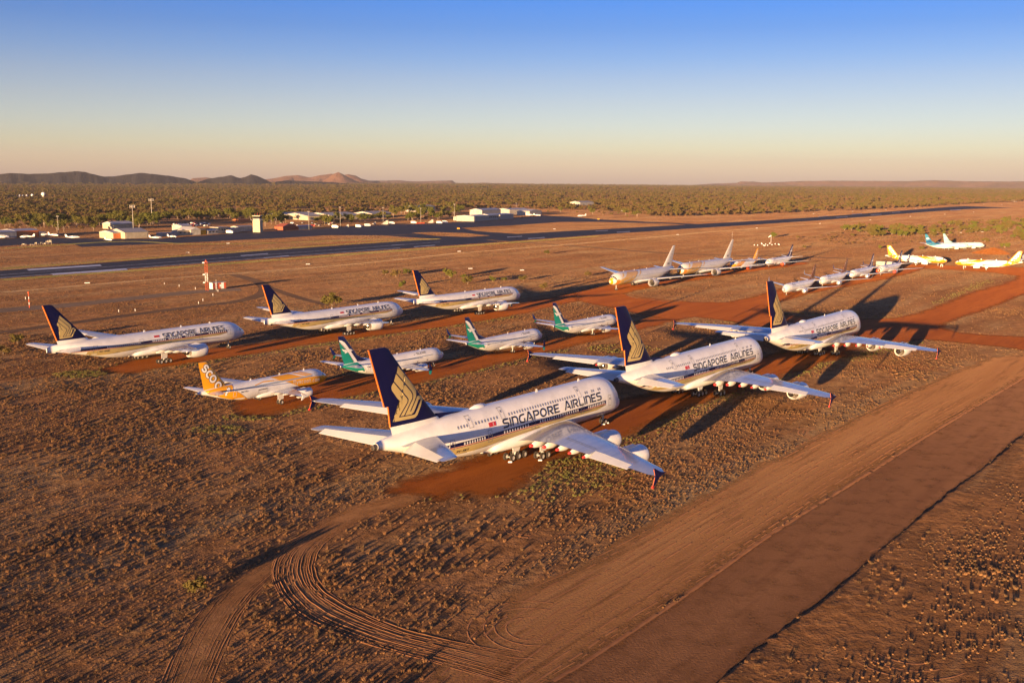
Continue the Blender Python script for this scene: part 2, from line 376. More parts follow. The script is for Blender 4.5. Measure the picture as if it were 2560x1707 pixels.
def wheel_mesh(r, w):
    mb = MB()
    mb.lathe([(-w / 2, r * .55), (-w / 2, r * .88), (-w * .32, r), (w * .32, r), (w / 2, r * .88), (w / 2, r * .55)], 'y', n=18, m=0)
    mb.lathe([(-w * .42, 0.01), (-w * .42, r * .35), (-w * .5, r * .56)], 'y', n=18, m=1)
    mb.lathe([(w * .5, r * .56), (w * .42, r * .35), (w * .42, 0.01)], 'y', n=18, m=1)
    return mb
WM = {}
def gear(parent, x, y, ztop, rows, r, track, pitch, door_side=0, brace=1, name='landing_gear', covered=False):
    """rows = number of axles"""
    mb = MB(); w = r * .62
    n = rows
    mb.tube((x, y, r), (x, y, ztop), r * .26, r * .34, 10)
    mb.tube((x, y, r * 1.6), (x + brace * 1.6 * r, y, ztop), r * .11, r * .11, 6)
    mb.tube((x, y, r * 1.9), (x - .2, y - .01, ztop), r * .16, r * .1, 6)
    if n > 1: mb.tube((x - pitch * (n - 1) / 2, y, r), (x + pitch * (n - 1) / 2, y, r), r * .2, r * .2, 8)
    for i in range(n):
        xx = x + (i - (n - 1) / 2) * pitch; mb.tube((xx, y - track / 2, r), (xx, y + track / 2, r), r * .13, r * .13, 8)
    if door_side:
        mb.add([(x - 1.2 * r, y + door_side * .25, r * 2.1), (x + 1.5 * r, y + door_side * .25, r * 2.1), (x + 1.8 * r, y + door_side * .45, ztop + .2), (x - 1.5 * r, y + door_side * .45, ztop + .2),
                (x - 1.2 * r, y + door_side * .31, r * 2.1), (x + 1.5 * r, y + door_side * .31, r * 2.1), (x + 1.8 * r, y + door_side * .51, ztop + .2), (x - 1.5 * r, y + door_side * .51, ztop + .2)],
               [(0, 1, 2, 3), (7, 6, 5, 4), (0, 4, 5, 1), (1, 5, 6, 2), (2, 6, 7, 3), (3, 7, 4, 0)], 1)
    g = mb.build(name, [M['gear'], M['white']], parent, True, angle=35)
    for i in range(n):
        for s in (-1, 1):
            key = (round(r, 2), round(w, 2))
            if key not in WM: WM[key] = wheel_mesh(r, w).build('wheel', [M['tyre'], M['hub']], g, True, angle=35); o = WM[key]
            else: o = WM[key].copy(); COL.objects.link(o); o.parent = g; o.name = 'wheel'
            o.location = (x + (i - (n - 1) / 2) * pitch, y + s * track / 2, r)
    return g

def engine(parent, x, y, z, r, L, zw, xw, lod=0, cover=None, mat_=None, fat=1.0, foilwrap=False):
    n = 32 if lod == 0 else 20
    mb = MB()
    out = [(L * .10, r * .80), (L * .03, r * .80), (0, r * .86), (L * .02, r * .92), (L * .10, r * .98), (L * .28, r), (L * .55, r * .985), (L * .82, r * .90), (L, r * .78), (L * .98, r * .74), (L * .8, r * .74)]
    inner = [(L * .34, r * .78), (L * .10, r * .80)]
    mb.lathe(out, 'x', (x, y, z), n); mb.lathe(inner, 'x', (x, y, z), n, 0)
    mb.lathe([(0, r * .86), (L * .02, r * .92), (L * .05, r * .948)], 'x', (x - .004, y, z), n, 1)
    e = mb.build('engine', [M['foil'] if foilwrap else (mat_ or M['white']), M['metal']], parent, True, angle=50)
    f = MB(); f.lathe([(L * .30, .01), (L * .30, r * .78)], 'x', (x, y, z), n); f.lathe([(L * .12, 0.01), (L * .2, r * .16), (L * .298, r * .26)], 'x', (x, y, z), 14, 1)
    for k in range(20):
        a = 2 * math.pi * k / 20
        c, s_ = math.cos(a), math.sin(a); c2, s2 = math.cos(a + .2), math.sin(a + .2)
        f.add([(x + L * .26, y + c * r * .26, z + s_ * r * .26), (x + L * .26, y + c * r * .77, z + s_ * r * .77), (x + L * .292, y + c2 * r * .77, z + s2 * r * .77), (x + L * .292, y + c2 * r * .26, z + s2 * r * .26)], [(0, 1, 2, 3)], 1)
    f.build('engine_fan', [M['fan'], M['dmetal']], e, True, angle=30)
    c = MB(); c.lathe([(L * .78, r * .72), (L * .8, r * .55), (L * 1.0, r * .52), (L * 1.18, r * .40), (L * 1.19, r * .34), (L * 1.1, r * .3)], 'x', (x, y, z), n)
    c.lathe([(L * 1.1, r * .28), (L * 1.25, r * .2), (L * 1.42, .01)], 'x', (x, y, z), 16, 1)
    c.build('exhaust_nozzle', [M['metal'], M['dmetal']], e, True, angle=40)
    p = MB(); w = r * .13
    a = [(x + L * .22, z + r * .93), (x + L * .5, z + r * 1.22), (xw, zw + .05), (xw + r * 1.6, zw - .1), (x + L * 1.1, z + r * .5), (x + L * .8, z + r * .85)]
    k = len(a); p.add([(q[0], y - w, q[1]) for q in a] + [(q[0], y + w, q[1]) for q in a], [tuple(range(k)), tuple(range(2 * k - 1, k - 1, -1))] + [(i, k + i, k + (i + 1) % k, (i + 1) % k) for i in range(k)])
    p.build('pylon', mat_ or M['white'], e)
    if cover:
        cc = MB(); cc.lathe([(-.22 * r, .01), (-.18 * r, r * .55), (-.03, r * .9), (L * .12, r * 1.0), (L * .25, r * 1.012)], 'x', (x, y, z), n); cc.build('intake_cover', cover, e, True)
    return e

def wing(parent, st, s, ail=None, cutu=.76, defl=14, tc=.11, name='wing', matk='wing', fair=(), fair_mat=None, redtip=False, flapgap=None):
    """st: (y, xle, chord, z, tc)"""
    ys = [a[0] for a in st]; rows = []
    cuts = [cutu if (ail and ail[0] <= y <= ail[1]) else 1.0 for y in ys]
    Y = sorted(set(ys + ([ail[0] - .01, ail[0], ail[1], ail[1] + .01] if ail else []) + [ys[0] + (ys[-1] - ys[0]) * i / 14 for i in range(15)]))
    for y in Y:
        _, xl, c, z, t = lerp_st(st, y); cut = cutu if (ail and ail[0] <= y <= ail[1]) else 1.0
        rows.append(((xl, s * y, z), c, t, (0, 0, 1), cut))
    w = loft_foil(rows if s > 0 else rows, name, M[matk], parent)
    if s < 0: w.data.flip_normals()
    if ail:
        mb = MB(); P = []
        for y in (ail[0] + .03, ail[1] - .03):
            _, xl, c, z, t = lerp_st(st, y); h = foil(cutu + .015) * t * c; d = RAD(defl)
            xc = xl + c * (cutu + .008); lc = c * (1.01 - cutu)
            P += [(xc, s * y, z + h), (xc, s * y, z - h), (xc + lc * math.cos(d), s * y, z - lc * math.sin(d) - .02), (xc + lc * math.cos(d), s * y, z - lc * math.sin(d) + .02)]
        mb.add(P, [(0, 1, 2, 3), (7, 6, 5, 4), (0, 3, 7, 4), (3, 2, 6, 7), (2, 1, 5, 6), (1, 0, 4, 5)]); a = mb.build('aileron' if name == 'wing' else 'elevator', M['flap'], w)
        if s < 0: a.data.flip_normals()
    for y, L, r in fair:
        _, xl, c, z, t = lerp_st(st, y); mb = MB(); x0 = xl + c * .98 - L * .76
        prof = [(0, .02), (L * .08, r * .45), (L * .25, r * .9), (L * .5, r), (L * .75, r * .75), (L * .93, r * .35), (L, .06)]
        n = 12; vs = []
        for a_, rr in prof:
            for k in range(n):
                th = 2 * math.pi * k / n; vs.append((x0 + a_, s * y + rr * .5 * math.cos(th), z - .55 * r + rr * .72 * math.sin(th) - .12 * r * a_ / L))
        fs = [(i * n + k, i * n + (k + 1) % n, (i + 1) * n + (k + 1) % n, (i + 1) * n + k) for i in range(len(prof) - 1) for k in range(n)]
        mb.add(vs, fs, 0); mb.f.append(tuple(range(len(vs) - n, len(vs)))); mb.m.append(0)
        ff = mb.build('flap_fairing', M['white'], w, True)
        if redtip:
            mb = MB(); mb.lathe([(-.35, r * .30), (0.04, r * .22), (.05, .01)], 'x', (x0 + L, s * y, z - .55 * r - .12 * r), 10); mb.build('fairing_cover', M['red'], w, True)
    return w
def probe(parent, x, z, h=.55, L=.7, name='antenna'):
    mb = MB(); mb.add([(x, -.04, z - .1), (x + L, -.04, z - .1), (x + L * .95, -.02, z + h), (x + L * .5, -.02, z + h), (x, .04, z - .1), (x + L, .04, z - .1), (x + L * .95, .02, z + h), (x + L * .5, .02, z + h)], [(0, 1, 2, 3), (7, 6, 5, 4), (0, 4, 5, 1), (1, 5, 6, 2), (2, 6, 7, 3), (3, 7, 4, 0)])
    return mb.build(name, M['white'], parent)
def belly(parent, F, x0, x1, hw, zb, ztop, m=None, name='belly_fairing'):
    mb = MB(); n = 28; rows = []; N = 18
    for i in range(N + 1):
        u = i / N; x = x0 + (x1 - x0) * u; k = math.sin(math.pi * min(1, max(0, u))) ** .42
        for j in range(n + 1):
            t = math.pi * (.5 + j / n) ; y = math.cos(t - math.pi / 2)
        T, Bt, fw, zc = F.sec(x); vs = []
        for j in range(n):
            t = 2 * math.pi * j / n; c, s_ = math.cos(t), math.sin(t)
            yy = (fw * .55 + (hw - fw * .55) * k) * math.copysign(abs(s_) ** .75, s_); zm = (zb + ztop) / 2 + .4; hz = (ztop - zb) / 2 * (.25 + .75 * k)
            vs.append((x, yy, (zb * k + (Bt + .1) * (1 - k)) + hz + hz * math.copysign(abs(c) ** .8, c)))
        rows += vs
    fs = [(i * n + k, (i + 1) * n + k, (i + 1) * n + (k + 1) % n, i * n + (k + 1) % n) for i in range(N) for k in range(n)]
    mb.add(rows, fs); mb.f += [tuple(range(n - 1, -1, -1)), tuple(range(N * n, (N + 1) * n))]; mb.m += [0, 0]
    return mb.build(name, m or M['white'], parent, True)
def cockpit(parent, F, x0, x1, ts, name='cockpit_window'):
    for a, b, xa, xb in ts:
        for s in (1, -1):
            N = 4; vs = []
            for i in range(N + 1):
                for j in range(N + 1):
                    t = RAD(a + (b - a) * i / N); x = xa + (xb - xa) * j / N + (t / 1.5) * .25 * (x1 - x0)
                    vs.append(F.wrap(x, s * t, .025))
            MB().add(vs, [(i * (N + 1) + j, i * (N + 1) + j + 1, (i + 1) * (N + 1) + j + 1, (i + 1) * (N + 1) + j) for i in range(N) for j in range(N)]).build(name, M['glass'], parent, True)
FT = {
 'big': Fus([(0, 4.30, 4.0, .05, 4.15), (.5, 5.15, 3.3, .95, 4.2), (1.5, 6.35, 2.85, 1.75, 4.4), (3, 8.15, 2.55, 2.55, 4.8), (5, 9.75, 2.38, 3.12, 5.2), (7, 10.4, 2.32, 3.40, 5.5), (10, 10.68, 2.3, 3.55, 5.6), (14, 10.72, 2.3, 3.57, 5.6), (45, 10.72, 2.3, 3.57, 5.6), (50, 10.7, 2.6, 3.5, 5.75), (55, 10.55, 3.5, 3.2, 6.3), (60, 10.25, 4.85, 2.6, 7.0), (65, 9.85, 6.3, 1.8, 7.8), (69, 9.4, 7.5, 1.05, 8.35), (70.8, 9.05, 7.95, .62, 8.5)]),
 'wide': Fus([(0, 4.55, 4.25, .05, 4.4), (.6, 5.3, 3.5, .8, 4.4), (2, 6.35, 2.95, 1.6, 4.6), (4, 7.6, 2.55, 2.42, 5.0), (6, 8.22, 2.4, 2.87, 5.25), (9, 8.48, 2.3, 3.08, 5.4), (12, 8.5, 2.3, 3.1, 5.4), (40, 8.5, 2.3, 3.1, 5.4), (45, 8.5, 2.75, 3.0, 5.6), (52, 8.45, 4.3, 2.4, 6.3), (58, 8.3, 5.6, 1.35, 6.9), (61.5, 8.0, 6.1, .5, 7.0), (62.9, 7.7, 6.35, .15, 7.0)]),
 'slim': Fus([(0, 3.15, 2.85, .05, 3.0), (.5, 3.62, 2.2, .6, 2.97), (1.5, 4.15, 1.7, 1.1, 3.0), (2.8, 5.0, 1.45, 1.5, 3.2), (4.5, 5.35, 1.36, 1.78, 3.4), (6, 5.42, 1.33, 1.88, 3.45), (26, 5.42, 1.33, 1.88, 3.45), (30, 5.42, 1.9, 1.75, 3.7), (34, 5.4, 3.1, 1.25, 4.2), (37, 5.3, 4.2, .6, 4.75), (38.4, 5.1, 4.6, .22, 4.85)]),
 'mid': Fus([(0, 3.55, 3.2, .06, 3.38), (.5, 4.1, 2.7, .6, 3.4), (1.5, 4.7, 2.2, 1.15, 3.45), (3, 5.55, 1.9, 1.62, 3.6), (5, 5.88, 1.78, 1.9, 3.8), (7, 5.92, 1.75, 1.975, 3.85), (24, 5.92, 1.75, 1.975, 3.85), (28, 5.92, 2.35, 1.85, 4.1), (32, 5.85, 3.5, 1.35, 4.6), (35.5, 5.6, 4.6, .7, 5.1), (37.2, 5.45, 4.95, .35, 5.2)]),
}

# ------------------------------------------------------------------ the airframes (local: x aft of the nose, +y starboard, z up)
BIRD = [(65.92, 20.98), (64.31, 19.27), (62.63, 17.48), (61.96, 16.76), (61.8, 16.18), (61.85, 15.5), (61.85, 15.26), (61.3, 15.34), (60.67, 15.29), (59.99, 14.5), (60.33, 14.45), (60.58, 14.25), (60.73, 13.78), (61.72, 12.15), (62.2, 11.82), (62.78, 11.78), (67.06, 11.85), (65.08, 14.19), (65.08, 14.46), (65.21, 14.79), (66.23, 15.74), (67.31, 17.13), (67.44, 17.49), (67.42, 17.88), (66.93, 18.56), (66.85, 18.75), (66.45, 19.78), (66.25, 20.0)]
BLINE = [[(66.75, 20.1), (66.31, 19.76), (64.52, 17.91), (63.12, 16.43), (62.74, 15.85), (62.75, 15.23), (63.23, 14.56), (64.68, 12.44)], [(67.25, 18.8), (66.88, 18.44), (65.47, 16.94), (64.12, 15.53), (63.84, 15.14), (63.94, 14.61), (65.71, 12.49)], [(61.75, 15.5), (62.27, 14.6), (63.3, 13.05)]]
BSLOT = [(60.72, 14.76), (61.02, 14.32), (61.8, 13.13), (62.34, 12.4), (62.78, 12.34), (65.76, 12.43), (65.76, 12.58), (63.06, 12.49), (62.53, 12.81), (61.7, 14.16), (61.35, 14.69)]
def bird(fn, parent, aff, lw):
    T = lambda P: [aff(*p) for p in P]
    e = decal('fin_emblem', [T(BIRD)], fn, M['gold'], parent, 1.0, .03, both=True)
    polys = []
    for L in BLINE: polys += strip(T(L), lw)
    decal('emblem_gap', polys + [T(BSLOT)], fn, M['navy'], e, 1.0, .045, both=True, stagger=.0004)
def solve_aff(src, dst):
    A = np.array([[x, y, 1] for x, y in src]); X = np.linalg.solve(A, np.array(dst)); return lambda x, y: (float(x * X[0, 0] + y * X[1, 0] + X[2, 0]), float(x * X[0, 1] + y * X[1, 1] + X[2, 1]))
def cheat(F, root, x0, x1, zt, k=1.0, xb=(48, 57), gb=.6, sd=1, both=True):
    """the navy / orange / gold cheatline"""
    zs = [(zt - .66 * k, zt, 'navy', 'cheatline'), (zt - .78 * k, zt - .69 * k, 'orange', 'orange_line'), (zt - .90 * k, zt - .80 * k, 'navy', 'thin_line')]
    for a, b, m, nm in zs: decal(nm, [[(x0, a), (x0, b), (x1, b), (x1, a)]], F.side, M[m], root, 2.0, .02, both=both)
    g = zt - .92 * k; N = 8
    lo = [(x0, g - .12), (x0 + 3, g - gb)]
    lo += [(xb[0] - 4, g - gb)]
    for i in range(1, N + 1):
        x = xb[0] + (xb[1] - xb[0]) * i / N; b = F.sec(x)[1]; lo.append((x, min(g - gb - (g - gb - b) * (i / N) ** 1.1 * .99, g - .02) if g > b + .05 else b + .02))
    lo = [p for p in lo if p[1] < g - .03]
    xe = lo[-1][0]
    decal('gold_band', [[(x0, g)] + lo + [(xe, g)]], F.side, M['gold'], root, 2.0, .02, both=both)

def build_big():
    r = empty('airliner'); F = FT['big']; F.mesh(M['white'], r, 48, 60)
    belly(r, F, 18.5, 46.5, 4.2, 1.75, 5.2)
    fin = Fin([(8.6, 54.0, 66.8, .075), (10.6, 55.9, 67.4, .085), (11.3, 56.95, 67.65, .09), (14.55, 59.9, 68.15, .095), (14.6, 59.95, 68.95, .09), (24.1, 67.9, 72.2, .10), (24.35, 68.6, 72.2, .07)])
    fin0 = Fin([(8.6, 54.0, 66.8, .075), (10.6, 55.9, 67.4, .085), (11.05, 56.5, 67.6, .088)]); fin0.mesh(M['white'], r, 'fin_root')
    f = Fin([(11.05, 56.5, 67.6, .088)] + fin.st[2:]).mesh(M['navy'], r)
    lower = [(11.05, 56.2), (11.08, 67.65)]
    e = .02
    mb = MB()
    for (xa, za, xb2, zb, w) in ((67.66, 11.05, 68.17, 14.54, .07), (68.97, 14.62, 72.22, 24.3, .07)):
        mb.add([(xa, -w, za), (xa, w, za), (xb2, w, zb), (xb2, -w, zb), (xa - .2, -w, za), (xa - .2, w, za), (xb2 - .2, w, zb), (xb2 - .2, -w, zb)], [(0, 1, 2, 3), (4, 7, 6, 5), (0, 4, 5, 1), (1, 5, 6, 2), (2, 6, 7, 3), (3, 7, 4, 0)])
    mb.build('rudder_edge', M['orange'], f)
    # dorsal fillet
    mb = MB(); mb.add([(49.5, 0, 10.66), (56.9, .25, 10.45), (56.9, -.25, 10.45), (57.0, 0, 11.55), (54.6, .1, 10.75), (54.6, -.1, 10.75)], [(0, 4, 3), (0, 3, 5), (4, 1, 3), (5, 3, 2), (0, 5, 2, 1, 4)])
    mb.build('fin_fillet', M['navy'], f)
    bird(fin.side, f, lambda x, z: (x, z), .17)
    cheat(F, r, 9.6, 62.5, 6.38, 1.0, (49, 58.5), .62)
    w = [(2.6, 19.8, 19.5, 3.55, .11), (6, 23.2, 15.6, 4.2, .115), (13.0, 29.3, 11.2, 5.2, .11), (26, 38.2, 7.6, 6.15, .10), (38.4, 46.6, 4.1, 6.8, .09), (39.6, 48.0, 2.6, 6.86, .08)]
    for s in (1, -1):
        wg = wing(r, w, s, (23.5, 33.5), fair=[(7.6, 5.2, 1.15), (11.2, 5.0, 1.05), (15.0, 5.0, .95), (18.6, 4.6, .85), (22.6, 4.2, .75)], redtip=True)
        # spoiler panel lines
        pl = []
        for ya, yb in ((9, 14), (14.2, 18.5), (18.7, 22.8)):
            P = []
            for y, u in ((ya, .66), (yb, .66), (yb, .72), (ya, .72)):
                _, xl, c, z, t = lerp_st(w, y); P.append((xl + c * u, s * y, z + foil(u) * t * c + .02))
            for a, b in ((0, 1), (1, 2), (2, 3), (3, 0)):
                A, Bq = Vector(P[a]), Vector(P[b]); d = (Bq - A).normalized(); nn = Vector((-d.y, d.x, 0)) * .045
                pl.append([A - nn, A + nn, Bq + nn, Bq - nn])
        mb = MB()
        for q in pl: mb.add(q, [(0, 1, 2, 3)])
        mb.build('spoiler_outline', M['panel'], wg)
        # wingtip fence
        P = [(47.4, 6.75), (49.0, 7.05), (50.9, 8.0), (51.2, 7.95), (50.75, 6.9), (50.75, 6.6), (51.35, 5.3), (51.05, 5.25), (49.5, 6.35)]
        k = len(P); y0, y1 = 39.55 * s, 39.75 * s
        mb = MB(); mb.add([(x, y0, z) for x, z in P] + [(x, y1, z) for x, z in P], [tuple(range(k)), tuple(range(2 * k - 1, k - 1, -1))] + [(i, k + i, k + (i + 1) % k, (i + 1) % k) for i in range(k)])
        wf = mb.build('wingtip_fence', M['navy'], wg)
        mb = MB()
        for a, b in (((51.2, 7.95), (50.8, 6.9)), ((50.8, 6.6), (51.35, 5.3))):
            mb.tube((a[0], s * 39.65, a[1]), (b[0], s * 39.65, b[1]), .035, n=6)
        mb.build('fence_edge', M['orange'], wf); MB().box(51.1, 51.5, s * 39.65 - .12, s * 39.65 + .12, 5.0, 5.35).build('fence_cover', M['red'], wf)
        for (ye, xe, ze, wy) in ((14.9, 23.6, 3.05, 13), (25.7, 31.6, 3.75, 26)):
            _, xl, c, z, t = lerp_st(w, ye); engine(r, xe, s * ye, ze, 1.85, 5.6, z, xl + 1.5)
        # tailplane
        ts = [(.9, 57.6, 8.9, 7.95, .10), (15.0, 68.0, 3.5, 9.0, .09), (15.3, 68.6, 2.6, 9.03, .07)]
        wing(r, ts, s, (2.4, 13.6), .66, 16, name='tailplane', matk='wing')
        gear(r, 34.8, s * 6.3, 3.7, 2, .70, 1.35, 1.7, s)
        gear(r, 38.3, s * 2.7, 2.4, 3, .70, 1.55, 1.75, s)
        # lettering and openings
        lettering('airline_name', 'SINGAPORE', 42.75 if s > 0 else 26.0, 6.72, 1.55, 17.1, .29, F.side, M['text'], r, s)
        lettering('airline_name', 'AIRLINES', 23.8 if s > 0 else 12.2, 6.72, 1.55, 12.7, .29, F.side, M['text'], r, s)
        decal('flag', [[(46.45, 7.6), (46.45, 8.35), (44.5, 8.35), (44.5, 7.6)]], F.side, M['red'], r, 1, .03, sd=s)
    decal('flag_crescent', strip(arc(45.1, 7.98, .2, .24, -80, 80, 8), .09), F.side, M['white'], r, 1, .05)
    up = [10.9, 11.5, 13.2, 13.8, 15.5, 16.1] + [19.9 + i * .79 for i in range(27)] + [43.9 + i * .82 for i in range(8)] + [51.9 + i * .72 for i in range(4)]
    lo = [10.3 + i * .62 for i in range(10)] + [19.6 + i * .72 for i in range(18)] + [35.6 + i * .77 for i in range(10)] + [48.0 + i * .64 for i in range(9)] + [56.6 + i * .7 for i in range(5)]
    window_dots(F, up[:], 8.82, .30, .48, M['winup'], r)
    window_dots(F, lo[:], 6.02, .32, .50, M['winlo'], r)
    far = MB()
    for z, L in ((8.82, up), (6.02, lo)):
        for x in L: far.add([F.side(x + a, z + b, -1, .03) for a, b in ((-.15, -.24), (.15, -.24), (.15, .24), (-.15, .24))], [(3, 2, 1, 0)])
    tag(far.build('cabin_window', M['winup'], r), kind='stuff')
    for x, z0, z1 in ((8.0, 5.0, 7.2), (18.0, 5.0, 7.2), (34.0, 5.0, 7.2), (46.5, 5.0, 7.2), (56.0, 5.2, 7.2), (18.2, 8.3, 10.2), (42.2, 8.3, 10.2), (50.9, 8.3, 10.2)): door(F, x, z0, z1, 1.1, r)
    lettering('registration', '9V-SKT', 54.6, 4.55, .42, 2.7, .09, F.side, M['text'], r)
    gear(r, 5.0, 0, 2.4, 1, .62, 1.0, 0, 0)
    cockpit(r, F, 2.6, 4.2, [(4, 30, 2.15, 2.75), (33, 55, 2.25, 2.85), (58, 78, 2.35, 2.95)])
    for x, h in ((14, .5), (28, .55)): probe(r, x, F.sec(x)[0], h)
    mb = MB(); mb.lathe([(0, .02), (.4, .38), (1.4, .6), (3.0, .6), (4.2, .3), (4.8, .02)], 'x', (43.5, 0, 10.62), 14); mb.build('antenna_dome', M['white'], r, True)
    mb = MB(); mb.lathe([(0, .55), (.25, .5), (.9, .42), (.92, .28), (.5, .02)], 'x', (70.6, 0, 8.45), 14); mb.build('tail_exhaust', M['dmetal'], r, True, angle=40)
    return r

def build_wide(livery):
    r = empty('airliner'); F = FT['wide']; nok = livery == 'nok'; base = M['nokwhite'] if nok else M['white']
    F.mesh(base, r, 40, 50); belly(r, F, 18.5, 40.5, 3.45, 1.9, 4.6, base)
    fin = Fin([(7.6, 49.6, 59.6, .075), (8.6, 51.2, 60.0, .085), (9.3, 52.0, 60.15, .09), (18.3, 60.5, 63.3, .10), (18.6, 61.1, 63.35, .07)])
    if nok: f = fin.mesh(base, r)
    else:
        Fin([(7.6, 49.6, 59.6, .075), (8.6, 51.2, 60.0, .085), (9.1, 51.75, 60.1, .09)]).mesh(base, r, 'fin_root'); f = Fin([(9.1, 51.75, 60.1, .09)] + fin.st[2:]).mesh(M['navy'], r)
    if not nok:
        MB().add([(60.12, -.1, 9.1), (60.12, .1, 9.1), (63.36, .1, 18.5), (63.36, -.1, 18.5), (59.9, -.12, 9.1), (59.9, .12, 9.1), (63.16, .12, 18.5), (63.16, -.12, 18.5)], [(0, 1, 2, 3), (4, 7, 6, 5), (0, 4, 5, 1), (1, 5, 6, 2), (2, 6, 7, 3), (3, 7, 4, 0)]).build('rudder_edge', M['orange'], f)
        aff = solve_aff([(65.92, 20.98), (67.06, 11.85), (59.99, 14.5)], [(59.0, 15.65), (59.3, 9.55), (54.75, 11.55)])
        bird(fin.side, f, aff, .11)
        cheat(F, r, 8.7, 60.8, 6.42, .85, (42, 53), .55)
        for s in (1, -1):
            lettering('airline_name', 'SINGAPORE', 30.4 if s > 0 else 18.2, 6.5, 1.18, 11.2, .215, F.side, M['text'], r, s)
            lettering('airline_name', 'AIRLINES', 18.1 if s > 0 else 9.3, 6.5, 1.18, 8.7, .215, F.side, M['text'], r, s)
            decal('flag', [[(33.2, 6.95), (33.2, 7.45), (31.5, 7.45), (31.5, 6.95)]], F.side, M['red'], r, 1, .03, sd=s)
        lo = [9.3 + i * .72 for i in range(9)] + [20.2 + i * .58 for i in range(6)] + [24.8 + i * .56 for i in range(8)] + [30.0 + i * .56 for i in range(8)] + [38.0 + i * .6 for i in range(17)]
        window_dots(F, lo, 6.12, .3, .42, M['winlo'], r)
        for x in (8.0, 18.2, 37.4, 50.9): door(F, x, 4.9, 7.0, 1.15, r)
        lettering('registration', '9V-SVE', 49.9, 5.05, .4, 2.8, .09, F.side, M['text'], r)
    else:
        # gold sash over the forward cabin, gold tail cone, bird-like yellow nose
        sash = [[(23.5, 8.4), (13.5, 8.4), (9.0, 6.3), (6.2, 5.2), (2.2, 4.9), (2.2, 2.9), (6, 2.5), (12.5, 2.5), (16.5, 4.2), (20, 6.4)]]
        decal('gold_sash', sash, F.side, M['nokgold'], r, 1, .02, both=True)
        decal('gold_swoosh', [[(26.8, 8.35), (25.6, 8.35), (21.8, 6.2), (22.4, 6.1)], [(9.4, 8.2), (8.4, 8.0), (6.4, 6.0), (7.0, 6.1), (8.3, 6.9)]], F.side, M['nokgold'], r, 1, .03, both=True)
        decal('white_swoosh', [[(12.6, 8.4), (11.6, 8.4), (9.4, 6.9), (5.2, 5.4), (6.0, 5.3), (9.6, 6.3)]], F.side, M['nokwhite'], r, 1, .035, both=True)
        decal('tail_colour', [[(60.5, 7.6), (57.5, 7.2), (52.5, 5.0), (48.0, 3.4), (49.5, 3.5), (56, 5.25), (60.5, 6.0)]], F.side, M['goldb'], r, 1, .02, both=True)
        mb = MB()
        for c_, rr in (('yellow', 0), ):
            vs = []; N = 24
            for i in range(9):
                x = .001 + 1.75 * i / 8
                for k in range(N): vs.append(F.wrap(x, 2 * math.pi * k / N, .03))
            mb.add(vs, [(i * N + k, (i + 1) * N + k, (i + 1) * N + (k + 1) % N, i * N + (k + 1) % N) for i in range(8) for k in range(N)])
        mb.build('nose_colour', M['yellow'], r, True)
        for s in (1, -1): decal('nose_crescent', [[(1.1, 5.45), (2.4, 5.3), (2.95, 4.6), (2.6, 3.7), (1.5, 3.1), (1.6, 3.45), (2.15, 4.0), (2.2, 4.7), (1.5, 5.0)]], F.side, M['white'], r, .4, .045, sd=s); 
        for s in (1, -1): decal('cheek_patch', [[(2.8, 5.2), (4.4, 5.3), (5.4, 4.5), (4.6, 3.2), (3.0, 3.1), (3.3, 4.2)]], F.side, M['orange'], r, .5, .04, sd=s)
        for s in (1, -1):
            lettering('airline_name', 'nokscoot.com'.replace('k', 'K'), 17.8 if s > 0 else 8.3, 3.7 if s > 0 else 3.5, 1.0, 9.5, .16, F.side, M['nokwhite'], r, s, dx=(-.93, -.0) if s > 0 else (.93, .22))
            for k in range(3): lettering('fin_letter', 'o', 58.0 + k * 1.1, 12.6 + k * 1.4, .9, .7, .14, fin.side, M['winup'], f, s)
            lettering('fin_code', 'OJ', 55.0 if s < 0 else 57.6, 9.4, .7, 2.2, .28, fin.side, M['text'], f, s)
        mb = MB()
        for i in range(48):
            x = 11 + i * .95
            for s in (1, -1): q = [F.side(x + a, 6.0 + b, s, .03) for a, b in ((-.14, -.2), (.14, -.2), (.14, .2), (-.14, .2))]; mb.add(q if s > 0 else q[::-1], [(0, 1, 2, 3)])
        mb.build('window_row', M['winup'], r)
    w = [(2.4, 21.4, 14.0, 3.25, .11), (5, 23.4, 11.3, 3.7, .115), (9.8, 27.2, 8.6, 4.55, .11), (29.6, 38.6, 2.5, 7.1, .09), (30.4, 39.6, 1.3, 7.15, .08)]
    for s in (1, -1):
        wg = wing(r, w, s, (22.0, 27.5), fair=[(7.2, 4.2, .75), (13.0, 3.8, .65), (18.5, 3.4, .55)], matk='wing' if not nok else 'wing')
        engine(r, 21.9, s * 9.75, 2.95, 1.9, 5.6, 4.55, 28.0, mat_=base)
        wing(r, [(.5, 53.6, 7.2, 6.75, .09), (10.5, 60.0, 2.6, 7.6, .08), (10.75, 60.5, 1.9, 7.62, .07)], s, (1.8, 10.2), .7, 8, name='tailplane', matk='wing')
        gear(r, 32.4, s * 5.5, 3.8, 3, .66, 1.35, 1.45, s)
    gear(r, 5.9, 0, 2.6, 1, .53, .85, 0, 0)
    cockpit(r, F, 1.9, 3.1, [(3, 27, 2.0, 2.75), (30, 52, 2.1, 2.8), (55, 74, 2.2, 2.85)])
    for x in (12, 22, 34): probe(r, x, F.sec(x)[0], .5)
    return r

